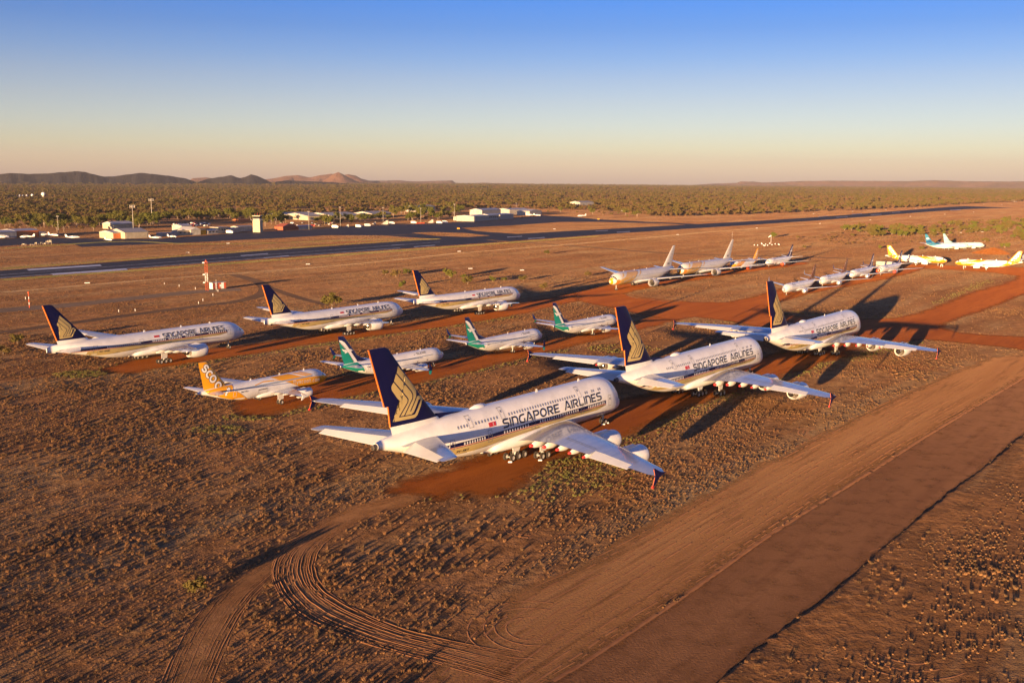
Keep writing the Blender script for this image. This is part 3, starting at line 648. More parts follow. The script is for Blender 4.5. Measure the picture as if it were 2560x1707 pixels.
def build_slim(livery, cover=None, gearcov=False, winglet=True):
    r = empty('airliner'); F = FT['slim']; F.mesh(M['white'], r, 32, 40)
    belly(r, F, 12.2, 24.5, 2.0, 1.15, 2.9)
    fin = Fin([(5.0, 27.6, 36.9, .05), (5.55, 29.6, 37.35, .07), (7.0, 32.7, 37.85, .09), (12.2, 37.0, 39.0, .10), (12.45, 37.4, 39.05, .07)])
    FC = {'teal': 'sblue', 'navytail': 'sblue', 'fiji': 'brown', 'blue': 'cyan', 'pale': 'cyanp'}[livery]
    f = fin.mesh(M[FC], r)
    if livery in ('teal', 'navytail'):
        white = [[(38.72, 11.55), (37.85, 11.35), (36.93, 10.75), (36.19, 9.9), (35.45, 8.9), (34.9, 8.2), (32.85, 5.45), (31.5, 5.45), (33.9, 5.25), (35.86, 8.05), (36.69, 9.0), (38.6, 11.05)]]
        navy = [[(37.3, 12.4), (39.0, 12.4), (38.75, 11.55), (37.85, 11.35), (36.93, 10.75), (36.19, 9.9), (35.45, 8.9), (34.9, 8.2), (32.85, 5.5), (29.0, 5.56), (32.72, 7.05)]]
        decal('fin_band', white, fin.side, M['white'], f, .8, .012, both=True)
        low = [[(38.65, 11.0), (36.69, 8.9), (35.86, 8.0), (33.9, 5.15), (36.9, 5.05), (37.2, 5.5), (37.84, 7.0)]]
        decal('fin_lower_colour', low, fin.side, M['teal'] if livery == 'teal' else M['sblue'], f, .8, .015, both=True)
        decal('fin_emblem', [[(38.0, 9.3), (37.2, 9.0), (36.2, 8.95), (35.4, 9.0), (34.6, 8.75), (34.35, 8.45), (35.0, 8.3), (35.66, 8.1), (36.2, 8.2), (36.95, 8.0), (37.05, 8.45), (37.6, 8.8)]], fin.side, M['white'], f, .8, .03, both=True)
        decal('emblem_line', strip([(38.6, 11.1), (37.7, 10.3), (36.7, 9.1), (35.8, 7.95), (33.7, 5.1)], .06), fin.side, M['greyline'], f, .8, .035, both=True)
        if livery == 'teal':
            decal('tail_colour', [[(33.4, 5.35), (32.3, 4.35), (30.9, 2.4), (30.9, 2.15), (33.5, 3.0), (37, 4.25), (38.2, 4.75), (37.5, 5.15)]], F.side, M['teal'], r, .7, .02, both=True)
            decal('tail_line', strip([(32.9, 5.05), (32.2, 4.35), (30.75, 2.3)], .18), F.side, M['white'], r, .7, .035, both=True)
        decal('window_band', [[(6.2, 3.82), (6.2, 4.02), (31, 4.02), (31, 3.82)]], F.side, M['winstrip'], r, 1.5, .02, both=True)
        decal('window_band', [[(10.5, 3.70), (10.5, 3.81), (24.5, 3.81), (24.5, 3.70)]], F.side, M['winstrip'], r, 1.5, .02, both=True)
        for s in (1, -1): lettering('airline_name', 'SILKAIR', 12.3 if s > 0 else 7.6, 4.55, .5, 3.6, .075, F.side, M['text'], r, s); decal('name_mark', [[(13.4, 4.62), (13.4, 4.78), (12.8, 4.72)]], F.side, M['text'], r, 1, .03, sd=s)
        for x in (4.4, 30.2): door(F, x, 2.6, 4.4, .8, r, lw=.05)
        for x in (8.4, 12.2): decal('cargo_latch', [[(x, 2.6), (x, 2.9), (x + .3, 2.9), (x + .3, 2.6)]], F.side, M['greyline'], r, 1, .03)
    elif livery == 'fiji':
        decal('window_band', [[(6.2, 3.82), (6.2, 3.98), (31, 3.98), (31, 3.82)]], F.side, M['winstrip'], r, 1.5, .02, both=True)
        for s in (1, -1): lettering('airline_name', 'FIJI', 10.4 if s > 0 else 7.6, 4.35, .75, 3.0, .15, F.side, M['text'], r, s)
    elif livery in ('blue', 'pale'):
        c = M['cyan'] if livery == 'blue' else M['cyanp']
        decal('fin_emblem', [[(37.9, 8.6), (36.4, 8.3), (35.0, 8.6), (35.6, 9.3), (36.6, 9.8), (37.4, 9.4)]], fin.side, M['white'], f, .8, .03, both=True)
        if livery == 'blue': decal('fin_lower_colour', [[(32.5, 5.6), (37.2, 5.6), (37.7, 7.0), (35.0, 7.9), (33.5, 7.2)]], fin.side, M['dblue'], f, .8, .025, both=True)
        decal('tail_colour', [[(22, 5.2), (26, 4.6), (31, 3.6), (34, 3.5), (38.0, 4.9), (37, 5.25), (30, 5.38)]], F.side, c, r, .7, .02, both=True)
        decal('window_band', [[(5.2, 3.86), (5.2, 3.95), (31, 3.95), (31, 3.86)]], F.side, M['winup'], r, 1.5, .02, both=True)
    w = [(1.4, 13.7, 8.0, 2.15, .11), (2.6, 14.6, 6.6, 2.35, .115), (5.2, 16.5, 4.75, 2.7, .11), (16.6, 23.0, 1.75, 3.95, .09), (17.1, 23.4, 1.3, 4.0, .08)]
    for s in (1, -1):
        wg = wing(r, w, s, None, fair=[(4.0, 2.4, .36), (7.0, 2.2, .32), (10.0, 2.0, .28)])
        if winglet:
            wl_m = M['sblue'] if livery in ('navytail', 'teal') else M['winup'] if livery == 'fiji' else M['white']
            o = loft_foil([((23.4, s * 17.08, 3.95), 1.5, .08, (0, s * .25, 1), 1), ((23.9, s * 17.5, 4.35), 1.25, .08, (0, s * -.9, .45), 1), ((24.6, s * 17.75, 5.3), .75, .08, (0, s * -1, .2), 1), ((25.2, s * 17.85, 6.1), .4, .08, (0, s * -1, .1), 1)], 'winglet', [wl_m], wg)
            if livery == 'teal': loft_foil([((23.6, s * 17.15, 3.9), 1.2, .07, (0, s * .9, .45), 1), ((24.3, s * 17.5, 3.1), .7, .07, (0, s * 1, .4), 1)], 'winglet', [M['teal']], wg)
        engine(r, 12.4, s * 4.83, 1.72, 1.02, 3.6, 2.65, 16.4, lod=1, cover=(M[cover] if cover else None), foilwrap=(cover == 'foil'))
        wing(r, [(.3, 33.2, 4.0, 4.75, .09), (7.0, 37.3, 1.5, 5.4, .08), (7.15, 37.6, 1.1, 5.42, .07)], s, None, name='tailplane', matk='white')
        gear(r, 19.6, s * 2.86, 2.5, 1, .55, .86, 0, 0)
    gear(r, 4.0, 0, 1.5, 1, .36, .5, 0, 0)
    if livery == 'fiji':
        decal('cockpit_window', [[(1.7, 4.15), (1.7, 4.3), (2.6, 4.6), (2.7, 4.25)]], F.side, M['winstrip'], r, .4, .03, both=True)
        mb = MB(); N = 20; vs = []
        for i in range(7):
            for k in range(N): vs.append(F.wrap(.001 + .75 * i / 6, 2 * math.pi * k / N, .03))
        mb.add(vs, [(i * N + k, (i + 1) * N + k, (i + 1) * N + (k + 1) % N, i * N + (k + 1) % N) for i in range(6) for k in range(N)]); mb.build('nose_wrap', M['foil'], r, True)
    else: cockpit(r, F, 1.4, 2.2, [(3, 27, 1.45, 1.95), (30, 52, 1.5, 2.0), (55, 72, 1.55, 2.05)])
    for x in (9, 18): probe(r, x, F.sec(x)[0], .4, .4)
    MB().add([(37.2, -.16, 4.55), (38.9, -.1, 4.7), (38.9, .1, 4.7), (37.2, .16, 4.55), (38.9, -.1, 5.0), (38.9, .1, 5.0)], [(0, 1, 2, 3), (1, 4, 5, 2)]).build('tail_exhaust', M['dmetal'], r)
    return r

def build_mid(ykey='yellow', cover=None, tape=True):
    r = empty('airliner'); F = FT['mid']; F.mesh(M['white'], r, 32, 40)
    belly(r, F, 10.6, 22.8, 2.1, 1.5, 3.3)
    Y = M[ykey]
    fin = Fin([(5.3, 28.3, 35.2, .07), (5.9, 29.5, 35.4, .09), (11.5, 34.0, 36.4, .10), (11.78, 34.4, 36.45, .07)])
    f = fin.mesh(Y, r)
    if tape:
        decal('window_band', [[(6.3, 4.52), (6.3, 4.80), (31.5, 4.95), (31.5, 4.62)]], F.side, M['winstrip'], r, 1.5, .04, both=True)
    else:
        mb = MB()
        for i in range(38):
            x = 6.6 + i * .62
            for s in (1, -1): q = [F.side(x + a, 4.68 + b, s, .035) for a, b in ((-.12, -.17), (.12, -.17), (.12, .17), (-.12, .17))]; mb.add(q if s > 0 else q[::-1], [(0, 1, 2, 3)])
        mb.build('window_row', M['winup'], r)
    big = [(17.8, 5.86), (15.5, 4.95), (13.5, 4.2), (10.8, 3.0), (8.6, 1.95), (3.2, 1.95), (1.2, 2.45), (.25, 3.1), (.12, 3.4), (1.0, 3.75), (2.2, 4.15), (5.0, 4.35), (7.0, 4.5), (9.3, 4.95), (12.4, 5.86)]
    decal('yellow_sash', [big], F.side, Y, r, .8, .02, both=True)
    N = 20; vs = []
    for i in range(7):
        for k in range(N): vs.append(F.wrap(.001 + .5 * i / 6, 2 * math.pi * k / N, .03))
    MB().add(vs, [(i * N + k, (i + 1) * N + k, (i + 1) * N + (k + 1) % N, i * N + (k + 1) % N) for i in range(6) for k in range(N)]).build('nose_colour', Y, r, True)
    decal('yellow_swoosh', [[(11.3, 5.86), (10.3, 5.86), (6.8, 4.85), (8.1, 4.9)], [(9.6, 5.86), (8.8, 5.86), (5.8, 4.92), (6.6, 4.9)], strip([(23, 4.95), (20.5, 5.35), (17.5, 5.2), (15.6, 5.02)], .14)[0], strip([(23, 4.95), (20.5, 5.35), (17.5, 5.2), (15.6, 5.02)], .22)[1], strip([(23, 4.95), (20.5, 5.35), (17.5, 5.2), (15.6, 5.02)], .14)[2]], F.side, Y, r, .8, .02, both=True, stagger=.0005)
    decal('tail_colour', [[(28.4, 5.86), (28.9, 5.0), (27.2, 3.9), (25.4, 2.5), (24.4, 2.0), (25.5, 2.05), (28, 2.45), (31.4, 3.5), (32.5, 4.1), (34.6, 4.7), (35.5, 5.5), (31, 5.84)]], F.side, Y, r, .8, .02, both=True)
    # the tail name, one letter after the other down the leading edge
    for s in (1, -1):
        cs = [(34.85, 10.35), (33.95, 9.0), (33.03, 7.84), (31.8, 6.15), (30.3, 4.75)]
        if s < 0: cs = cs[::-1]
        k = .66; dx = (-.62, -.78) if s > 0 else (.62, .78); up = (-.78, .62)
        for ch, (cx, cz) in zip('scoot', cs):
            wd = GL[ch][0]; hh = 2.35 if ch != 't' else 1.9
            mid = .45 if ch == 't' else .32
            o = (cx - dx[0] * wd / 2 * hh - up[0] * mid * hh, cz - dx[1] * wd / 2 * hh - up[1] * mid * hh)
            fn = F.side if cz < 5.3 else fin.side
            L = text_lines(ch, o[0], o[1], hh, wd * hh, dx, up)
            for nm, lw, of, mt, st_ in (('letter_outline', .64, .03, M['greyline'], 0), ('tail_letter', .42, .055, M['white'], .0)):
                P = []
                for pl in L:
                    cl = abs(pl[0][0] - pl[-1][0]) + abs(pl[0][1] - pl[-1][1]) < 1e-4
                    P += strip(pl[:-1] if cl else pl, lw, cl)
                if nm == 'letter_outline' and not tape: continue
                decal(nm, P, fn, mt, r if cz < 5.3 else f, .5, of, sd=s, stagger=.0005)
        lettering('web_address', 'flyscoot.com', 12.1 if s > 0 else 3.6, 3.55 if s > 0 else 2.95, .95, 8.4, .12, F.side, M['white'], r, s, dx=(-.997, -.06) if s > 0 else (.997, .06))
    w = [(1.5, 11.8, 7.3, 2.5, .11), (2.8, 12.8, 6.2, 2.75, .115), (6.3, 15.1, 4.2, 3.25, .11), (16.6, 21.0, 1.7, 4.45, .09), (17.05, 21.4, 1.2, 4.5, .08)]
    for s in (1, -1):
        wg = wing(r, w, s, None, fair=[(4.2, 2.6, .42), (8.0, 2.4, .36), (11.5, 2.2, .32)])
        P = [(21.0, 4.45), (21.9, 4.65), (22.9, 5.3), (23.1, 5.25), (22.7, 4.5), (23.1, 3.7), (22.9, 3.65), (21.8, 4.3)]; k = len(P)
        MB().add([(x, 17.0 * s, z) for x, z in P] + [(x, 17.08 * s, z) for x, z in P], [tuple(range(k)), tuple(range(2 * k - 1, k - 1, -1))] + [(i, k + i, k + (i + 1) % k, (i + 1) % k) for i in range(k)]).build('wingtip_fence', M['white'], wg)
        engine(r, 10.4, s * 5.75, 2.0, 1.15, 3.7, 3.15, 14.5, lod=1, cover=(M[cover] if cover else None))
        wing(r, [(.3, 31.2, 4.0, 4.95, .09), (6.0, 34.6, 1.6, 5.55, .08), (6.22, 34.9, 1.2, 5.57, .07)], s, None, name='tailplane', matk='white')
        gear(r, 17.7, s * 3.8, 2.8, 1, .58, .93, 0, s)
    gear(r, 5.07, 0, 2.0, 1, .38, .5, 0, 0)
    cockpit(r, F, 1.5, 2.4, [(3, 27, 1.6, 2.15), (30, 52, 1.65, 2.2), (55, 74, 1.7, 2.25)])
    for x in (28.6, 4.9): door(F, x, 3.35, 5.2, .85, r, m=M['white'] if x > 20 else M['panel'], lw=.06)
    for x in (6.8, 14.2, 22.5): probe(r, x, F.sec(x)[0], .45, .45)
    MB().lathe([(0, .34), (.35, .3), (.36, .02)], 'x', (37.1, 0, 5.2), 12).build('tail_exhaust', M['dmetal'], r, True)
    if tape: decal('cargo_door', strip([(19.8, 2.7), (19.8, 3.9), (22.3, 3.9), (22.3, 2.7)], .06) + [[(19.9, 3.75), (22.2, 3.75), (22.2, 3.95), (19.9, 3.95)]], F.side, M['greyline'], r, 1, .04, stagger=.0005)
    if tape: lettering('registration', '9V-TAJ', 27.0, 3.95, .3, 1.8, .07, F.side, M['text'], r)
    return r
def place(o, pose, label, group, dz=0):
    X, Y, hd = pose; o.location = (X, Y, dz); o.rotation_euler = (0, 0, RAD(hd + 180)); tag(o, label, 'airliner', group)
G1 = 'large double-deck airliners in the nearest row'
big = build_big(); big2 = copy_tree(big, skip=()); big3 = copy_tree(big)
place(big, (22.6, 210.2, 51.3), 'white double-deck airliner with dark blue tail nearest the viewer', G1)
place(big2, (67.0, 266.8, 51.3), 'white double-deck airliner with dark blue tail, middle one of its row of three', G1)
place(big3, (113.5, 325.9, 51.7), 'white double-deck airliner with dark blue tail, farthest right of its row of three', G1)
G2 = 'twin-engine wide-body airliners in the back row on the left'
wd = build_wide('sia'); wd2 = copy_tree(wd); wd3 = copy_tree(wd)
place(wd, (-82.1, 301.6, 54.6), 'twin-engine airliner with dark blue tail and gold belly, leftmost of the back row', G2)
place(wd2, (-39.4, 355.1, 54.0), 'twin-engine airliner with dark blue tail and gold belly, middle of the back row', G2)
place(wd3, (3.0, 408.7, 52.0), 'twin-engine airliner with dark blue tail and gold belly, farthest of the back row', G2)
sc = build_mid('yellow', None, True)
place(sc, (-45.2, 238.5, 53.5), 'small airliner with orange-yellow tail and taped windows behind the nearest double-decker', None)
G3 = 'white airliners with teal tails between the two long rows'
sl = build_slim('teal'); sl2 = copy_tree(sl); sl3 = copy_tree(sl)
place(sl, (-19.2, 273.6, 52.7), 'white airliner with teal and blue tail, partly hidden behind the tallest near tail fin', G3)
place(sl2, (9.3, 311.0, 54.4), 'white airliner with teal and blue tail, middle one of the teal-tailed three', G3)
place(sl3, (36.5, 346.6, 52.6), 'white airliner with teal and blue tail, farthest of the teal-tailed three', G3)
G4 = 'wide-body airliners with gold sashes facing the viewer'
nk = build_wide('nok'); nk2 = copy_tree(nk)
place(nk, (45.6, 466.4, 232.8), 'airliner with gold sash and yellow beak-like nose, nearer one of two', G4)
place(nk2, (87.3, 526.2, 231.2), 'airliner with gold sash and yellow beak-like nose, farther one of two', G4)
ye = build_mid('yellow', 'cover', False)
place(ye, (126.3, 578.6, 230.8), 'small airliner with yellow nose, orange tail and orange engine covers', None)
nv = build_slim('navytail', 'cover')
place(nv, (153.7, 605.2, 231.1), 'white airliner with dark blue tail and orange engine covers ending the gold-sash row', None)
G5 = 'white airliners with brown patterned tails'
fj = build_slim('fiji', 'foil'); fj2 = copy_tree(fj)
place(fj, (123.0, 451.5, 232.3), 'white airliner with brown patterned tail, nearest of the far right row', G5)
place(fj2, (151.6, 491.0, 232.5), 'white airliner with brown patterned tail, second of the far right row', G5)
nf = build_slim('navytail', 'foil')
place(nf, (179.2, 528.9, 233.0), 'white airliner with dark blue tail and foil-wrapped engines, third of the far right row', None)
nv2 = copy_tree(nv)
place(nv2, (205.1, 559.0, 230.8), 'white airliner with dark blue tail and orange engine covers in front of the white container', None)
F_ = FT['slim']; N_ = 16; vs_ = [F_.wrap(.001 + .9 * i / 6, 2 * math.pi * k / N_, .05) for i in range(7) for k in range(N_)]
MB().add(vs_, [(i * N_ + k, (i + 1) * N_ + k, (i + 1) * N_ + (k + 1) % N_, i * N_ + (k + 1) % N_) for i in range(6) for k in range(N_)]).build('nose_cover', M['cover'], nv2, True)
sr = build_mid('yellow_sun', None, False); sr2 = copy_tree(sr)
G6 = 'yellow-tailed airliners nose to nose'
place(sr, (273.5, 628.4, 330.4), 'small airliner with sunlit yellow nose and tail facing right', G6)
place(sr2, (272.5, 614.7, 153.6), 'small airliner with sunlit yellow nose and tail facing left at the right edge', G6)
bl2 = build_slim('pale', None, winglet=False); place(bl2, (379.3, 804.7, 13.6), 'white airliner with pale blue tail among the far shrubs, in front of its darker neighbour', None)
bl1 = build_slim('blue', None, winglet=False); _b = PX(2318, 610.5, 4.6)
place(bl1, (_b[0] + 36.5 * math.cos(RAD(11)), _b[1] + 36.5 * math.sin(RAD(11)), 11.0), 'white airliner with deeper blue tail among the far shrubs, half hidden', None)
ex = build_slim('navytail', 'cover'); _b = PX(2580, 646, 3.5)
place(ex, (_b[0] + 17 * math.cos(RAD(82)), _b[1] + 17 * math.sin(RAD(82)), 82.0), 'white airliner cut off by the right edge behind the yellow tail', None)

# ------------------------------------------------------------------ ground and roads
def nmix(nt, fac, a, b, blend='MIX'):
    m = nt.nodes.new('ShaderNodeMix'); m.data_type = 'RGBA'; m.blend_type = blend
    for s, v in ((0, fac), (6, a), (7, b)):
        if isinstance(v, bpy.types.NodeSocket): nt.links.new(v, m.inputs[s])
        elif s == 0: m.inputs[0].default_value = v
        else: m.inputs[s].default_value = (*v, 1)
    return m.outputs[2]
def nnoise(nt, vec, scale, detail=5, rough=.55, dist=0, stretch=None, ramp=None):
    n = nt.nodes.new('ShaderNodeTexNoise'); n.inputs['Scale'].default_value = scale; n.inputs['Detail'].default_value = detail; n.inputs['Roughness'].default_value = rough; n.inputs['Distortion'].default_value = dist
    if stretch:
        mp = nt.nodes.new('ShaderNodeMapping'); mp.inputs['Scale'].default_value = stretch[:3]
        if len(stretch) > 3: mp.vector_type = 'TEXTURE'; mp.inputs['Rotation'].default_value = (0, 0, RAD(stretch[3])); mp.inputs['Scale'].default_value = (1 / stretch[0], 1 / stretch[1], 1 / stretch[2])
        nt.links.new(vec, mp.inputs[0]); vec = mp.outputs[0]
    nt.links.new(vec, n.inputs['Vector']); o = n.outputs['Fac']
    if ramp:
        r = nt.nodes.new('ShaderNodeMapRange'); r.inputs[1].default_value = ramp[0]; r.inputs[2].default_value = ramp[1]; r.clamp = True; nt.links.new(o, r.inputs[0]); o = r.outputs[0]
    return o
def bumpn(nt, h, dist, prev=None, strength=1.0):
    b = nt.nodes.new('ShaderNodeBump'); b.inputs['Strength'].default_value = strength; b.inputs['Distance'].default_value = dist; nt.links.new(h, b.inputs['Height'])
    if prev: nt.links.new(prev, b.inputs['Normal'])
    return b.outputs[0]
def ground_mat():
    m = mat('outback_ground', (.3, .14, .07), 1.0, spec=.1); nt = m.node_tree; n = nt.nodes; b = n['Principled BSDF']
    g = n.new('ShaderNodeNewGeometry'); P = g.outputs['Position']
    big = nnoise(nt, P, .006, 5, .6, 0, (.6, 1.3, 1, 54), (.42, .60)); mid = nnoise(nt, P, .045, 6, .6, .3, None, (.42, .62)); sm = nnoise(nt, P, .7, 6, .7, 0, None, (.40, .62)); str_ = nnoise(nt, P, .03, 6, .6, .5, (.3, 1.6, 1, 54), (.5, .68))
    c = nmix(nt, big, (.275, .132, .052), (.335, .175, .076)); c = nmix(nt, mid, c, (.22, .110, .046)); c = nmix(nt, str_, c, (.32, .21, .105))
    c = nmix(nt, nnoise(nt, P, .16, 5, .65, 0, None, (.55, .72)), c, (.185, .088, .034))
    c = nmix(nt, nnoise(nt, P, .05, 5, .65, .4, (.12, 1.0, 1, 54), (.50, .66)), c, (.33, .205, .095)); c = nmix(nt, nnoise(nt, P, .022, 6, .75, .6, (.25, 1.0, 1, 54), (.52, .66)), c, (.175, .083, .033)); c = nmix(nt, nnoise(nt, P, .35, 4, .7, 0, None, (.52, .66)), c, (.13, .066, .028)); c = nmix(nt, nnoise(nt, P, .012, 6, .7, .3, None, (.60, .68)), c, (.26, .105, .042))
    s2 = nmix(nt, sm, (.62, .60, .58), (1.12, 1.12, 1.12)); c = nmix(nt, 1.0, c, s2, 'MULTIPLY')
    nt.links.new(c, b.inputs['Base Color'])
    nb = bumpn(nt, nnoise(nt, P, .08, 4), .7); nb = bumpn(nt, nnoise(nt, P, .7, 4, .65), .32, nb); nb = bumpn(nt, nnoise(nt, P, 3.5, 3, .6), .12, nb)
    nt.links.new(nb, b.inputs['Normal'])
    return m
def sheet_mat(name, c1, c2, scale, rough, bump=0.0, stretch=None, edge=1.0, c3=None, spec=.1, bs=None, soft=1.0):
    """surface whose rim breaks up: 'rim' attribute (metres from the edge, 0..)"""
    m = mat(name, c1, rough, spec=spec); nt = m.node_tree; n = nt.nodes; b = n['Principled BSDF']; g = n.new('ShaderNodeNewGeometry'); P = g.outputs['Position']
    c = nmix(nt, nnoise(nt, P, scale, 5, .6, .2, stretch, (.38, .64)), c1, c2)
    if c3: c = nmix(nt, nnoise(nt, P, scale * 6, 5, .65, .2, stretch, (.52, .72)), c, c3)
    nt.links.new(c, b.inputs['Base Color'])
    if bump:
        nb = bumpn(nt, nnoise(nt, P, bs or scale * 6, 4, .6, 0, stretch), bump); nb = bumpn(nt, nnoise(nt, P, 3.0, 4, .6), .05, nb); nt.links.new(nb, b.inputs['Normal'])
    a = n.new('ShaderNodeAttribute'); a.attribute_name = 'rim'
    no = n.new('ShaderNodeTexNoise'); no.inputs['Scale'].default_value = .30; no.inputs['Detail'].default_value = 6; no.inputs['Roughness'].default_value = .7; nt.links.new(P, no.inputs['Vector'])
    ma = n.new('ShaderNodeMath'); ma.operation = 'MULTIPLY_ADD'; nt.links.new(no.outputs['Fac'], ma.inputs[0]); ma.inputs[1].default_value = -1.6 * edge; nt.links.new(a.outputs['Fac'], ma.inputs[2])
    mr = n.new('ShaderNodeMapRange'); mr.inputs[1].default_value = -1.0 * edge; mr.inputs[2].default_value = -1.0 * edge + .8 * edge * soft; nt.links.new(ma.outputs[0], mr.inputs[0])
    tr = n.new('ShaderNodeBsdfTransparent'); mx = n.new('ShaderNodeMixShader'); nt.links.new(mr.outputs[0], mx.inputs[0]); nt.links.new(tr.outputs[0], mx.inputs[1]); nt.links.new(b.outputs[0], mx.inputs[2])
    nt.links.new(mx.outputs[0], n['Material Output'].inputs[0])
    return m
def pip(poly, X, Y):
    ins = np.zeros(X.shape, bool); n = len(poly); j = n - 1
    for i in range(n):
        xi, yi = poly[i]; xj, yj = poly[j]
        c = ((yi > Y) != (yj > Y)) & (X < (xj - xi) * (Y - yi) / (yj - yi + 1e-12) + xi); ins ^= c; j = i
    return ins
def offset_in(poly, d):
    P = [Vector(p) for p in poly]; n = len(P); area = sum(P[i].x * P[(i + 1) % n].y - P[(i + 1) % n].x * P[i].y for i in range(n)); s = 1 if area > 0 else -1; out = []
    for i in range(n):
        d1 = (P[i] - P[i - 1]).normalized(); d2 = (P[(i + 1) % n] - P[i]).normalized(); m = Vector((-d1.y, d1.x)) + Vector((-d2.y, d2.x))
        m = m.normalized() if m.length > .1 else Vector((-d1.y, d1.x)); out.append(P[i] + m * (s * d))
    return out
def dens(P, step, closed=True):
    out = []; n = len(P)
    for i in range(n if closed else n - 1):
        a = Vector(P[i]); b = Vector(P[(i + 1) % n]); k = max(1, int((b - a).length / step))
        for j in range(k): out.append(tuple(a + (b - a) * (j / k)))
    if not closed: out.append(tuple(P[-1]))
    return out
def catmull(P, k=8):
    P = [Vector(p) for p in P]; Q = [P[0] * 2 - P[1]] + P + [P[-1] * 2 - P[-2]]; out = []
    for i in range(1, len(Q) - 2):
        for j in range(k):
            t = j / k; a, b, c, d = Q[i - 1], Q[i], Q[i + 1], Q[i + 2]
            out.append(.5 * ((2 * b) + (c - a) * t + (2 * a - 5 * b + 4 * c - d) * t * t + (3 * b - a - 3 * c + d) * t**3))
    out.append(P[-1]); return out
BARE = []      # polygons free of grass
LVL = [0]
def sheet(name, px, m, rim=1.5, z=None, step=6, bare=True, world=False, label=None, jag=.25):
    W_ = [tuple(p) for p in px] if world else [PX(*p) for p in px]
    P = dens(W_, step)
    if jag: P = [(x + NR.normal(0, jag), y + NR.normal(0, jag)) for x, y in P]
    if bare: BARE.append(P)
    LVL[0] += 1; z = (.0009 * LVL[0]) if z is None else z
    n = len(P); A_ = np.array(P); B2 = np.roll(A_, -1, 0); D_ = B2 - A_; L2 = (D_ ** 2).sum(1) + 1e-9
    cand = []
    for q in (rim * .5, rim * 1.05):
        cand += [tuple(v) for v in offset_in(P, q)]
    x0, y0 = A_.min(0); x1, y1 = A_.max(0); gs = max(step * 3, rim * 3, math.sqrt((x1 - x0) * (y1 - y0) / 1500))
    gx, gy = np.meshgrid(np.arange(x0, x1, gs), np.arange(y0, y1, gs)); cand += list(zip(gx.ravel() + .13, gy.ravel() + .17)); Cn = np.array(cand); Cn = Cn[pip(P, Cn[:, 0], Cn[:, 1])]
    t_ = np.clip(((Cn[:, None, :] - A_[None]) * D_[None]).sum(2) / L2[None], 0, 1); dd = np.sqrt((((A_[None] + t_[..., None] * D_[None]) - Cn[:, None, :]) ** 2).sum(2)).min(1)
    k_ = dd > .42 * rim; Cn = Cn[k_]; dd = dd[k_]; allp = [Vector(p) for p in P] + [Vector(p) for p in Cn]
    from mathutils.geometry import delaunay_2d_cdt
    vo, eo, fo, ov, oe, of = delaunay_2d_cdt(allp, [(i, (i + 1) % n) for i in range(n)], [], 0, 1e-4)
    bm = bmesh.new(); lay = bm.verts.layers.float.new('rim'); vv = []
    for i, p in enumerate(vo):
        w_ = bm.verts.new((p.x, p.y, z)); src = [q for q in ov[i] if q >= n]; w_[lay] = min(rim, float(dd[src[0] - n])) if src and not [q for q in ov[i] if q < n] else 0.0; vv.append(w_)
    if len(fo):
        cc = np.array([[(vo[f[0]].x + vo[f[1]].x + vo[f[2]].x) / 3, (vo[f[0]].y + vo[f[1]].y + vo[f[2]].y) / 3] for f in fo]); ins = pip(P, cc[:, 0], cc[:, 1])
        for f, k2 in zip(fo, ins):
            if k2: bm.faces.new([vv[i] for i in f])
    bm.normal_update()
    for f in bm.faces:
        if f.normal.z < 0: f.normal_flip()
    me = bpy.data.meshes.new(name); bm.to_mesh(me); bm.free(); me.materials.append(m); o = bpy.data.objects.new(name, me); COL.objects.link(o); tag(o, kind='structure'); return o
def ribbon(name, A, B_, m, rim=1.0, z=None, bare=True, smooth=6, **k):
    """between two pixel polylines"""
    a = [PX(*p) for p in A]; b = [PX(*p) for p in B_]
    if smooth: a = [tuple(p) for p in catmull(a, smooth)]; b = [tuple(p) for p in catmull(b, smooth)]
    return sheet(name, a + b[::-1], m, rim, z, bare=bare, world=True, **k)
def track(name, C, w, m, rim=.8, z=None, smooth=6, bare=True, jag=.1):
    c = [Vector(p) for p in catmull([PX(*p) for p in C], smooth)]; L = []; R_ = []
    for i, p in enumerate(c):
        d = (c[min(i + 1, len(c) - 1)] - c[max(i - 1, 0)]).normalized(); n = Vector((-d.y, d.x)); ww = w if not callable(w) else w(i / len(c)); L.append(tuple(p + n * ww / 2)); R_.append(tuple(p - n * ww / 2))
    return sheet(name, L + R_[::-1], m, rim, z, bare=bare, world=True, jag=jag, step=8)
gm = ground_mat()
R_G = 15800
mb = MB(); rings = [0, 60, 120, 250, 500, 1000, 2000, 4000, 8000, R_G]; n = 96; vs = [(0, 0, 0)]
for r_ in rings[1:]: vs += [(r_ * math.cos(2 * math.pi * k / n), r_ * math.sin(2 * math.pi * k / n), 0) for k in range(n)]
fs = [(0, 1 + k, 1 + (k + 1) % n) for k in range(n)] + [(1 + i * n + k, 1 + (i + 1) * n + k, 1 + (i + 1) * n + (k + 1) % n, 1 + i * n + (k + 1) % n) for i in range(len(rings) - 2) for k in range(n)]
mb.add(vs, fs); tag(mb.build('ground', gm), kind='structure')
rust = sheet_mat('red_dirt', (.175, .046, .0035), (.225, .067, .008), .12, .95, .08, (.12, 1, 1, 52), 5.0, (.135, .034, .003), spec=.15)
brown = sheet_mat('tyre_marked_dirt', (.26, .122, .045), (.34, .175, .070), .09, 1.0, .14, (.06, 1, 1, 53), 4.0, (.150, .070, .026))
roadm = sheet_mat('packed_grey_dirt', (.180, .084, .036), (.235, .115, .051), .06, .9, .06, (.08, 1, 1, 53), 1.6, (.155, .070, .030))
tar = sheet_mat('asphalt', (.028, .023, .024), (.044, .036, .035), .03, .75, .01, (.06, 1, 1, 54), 1.2, (.060, .050, .048), spec=.25)
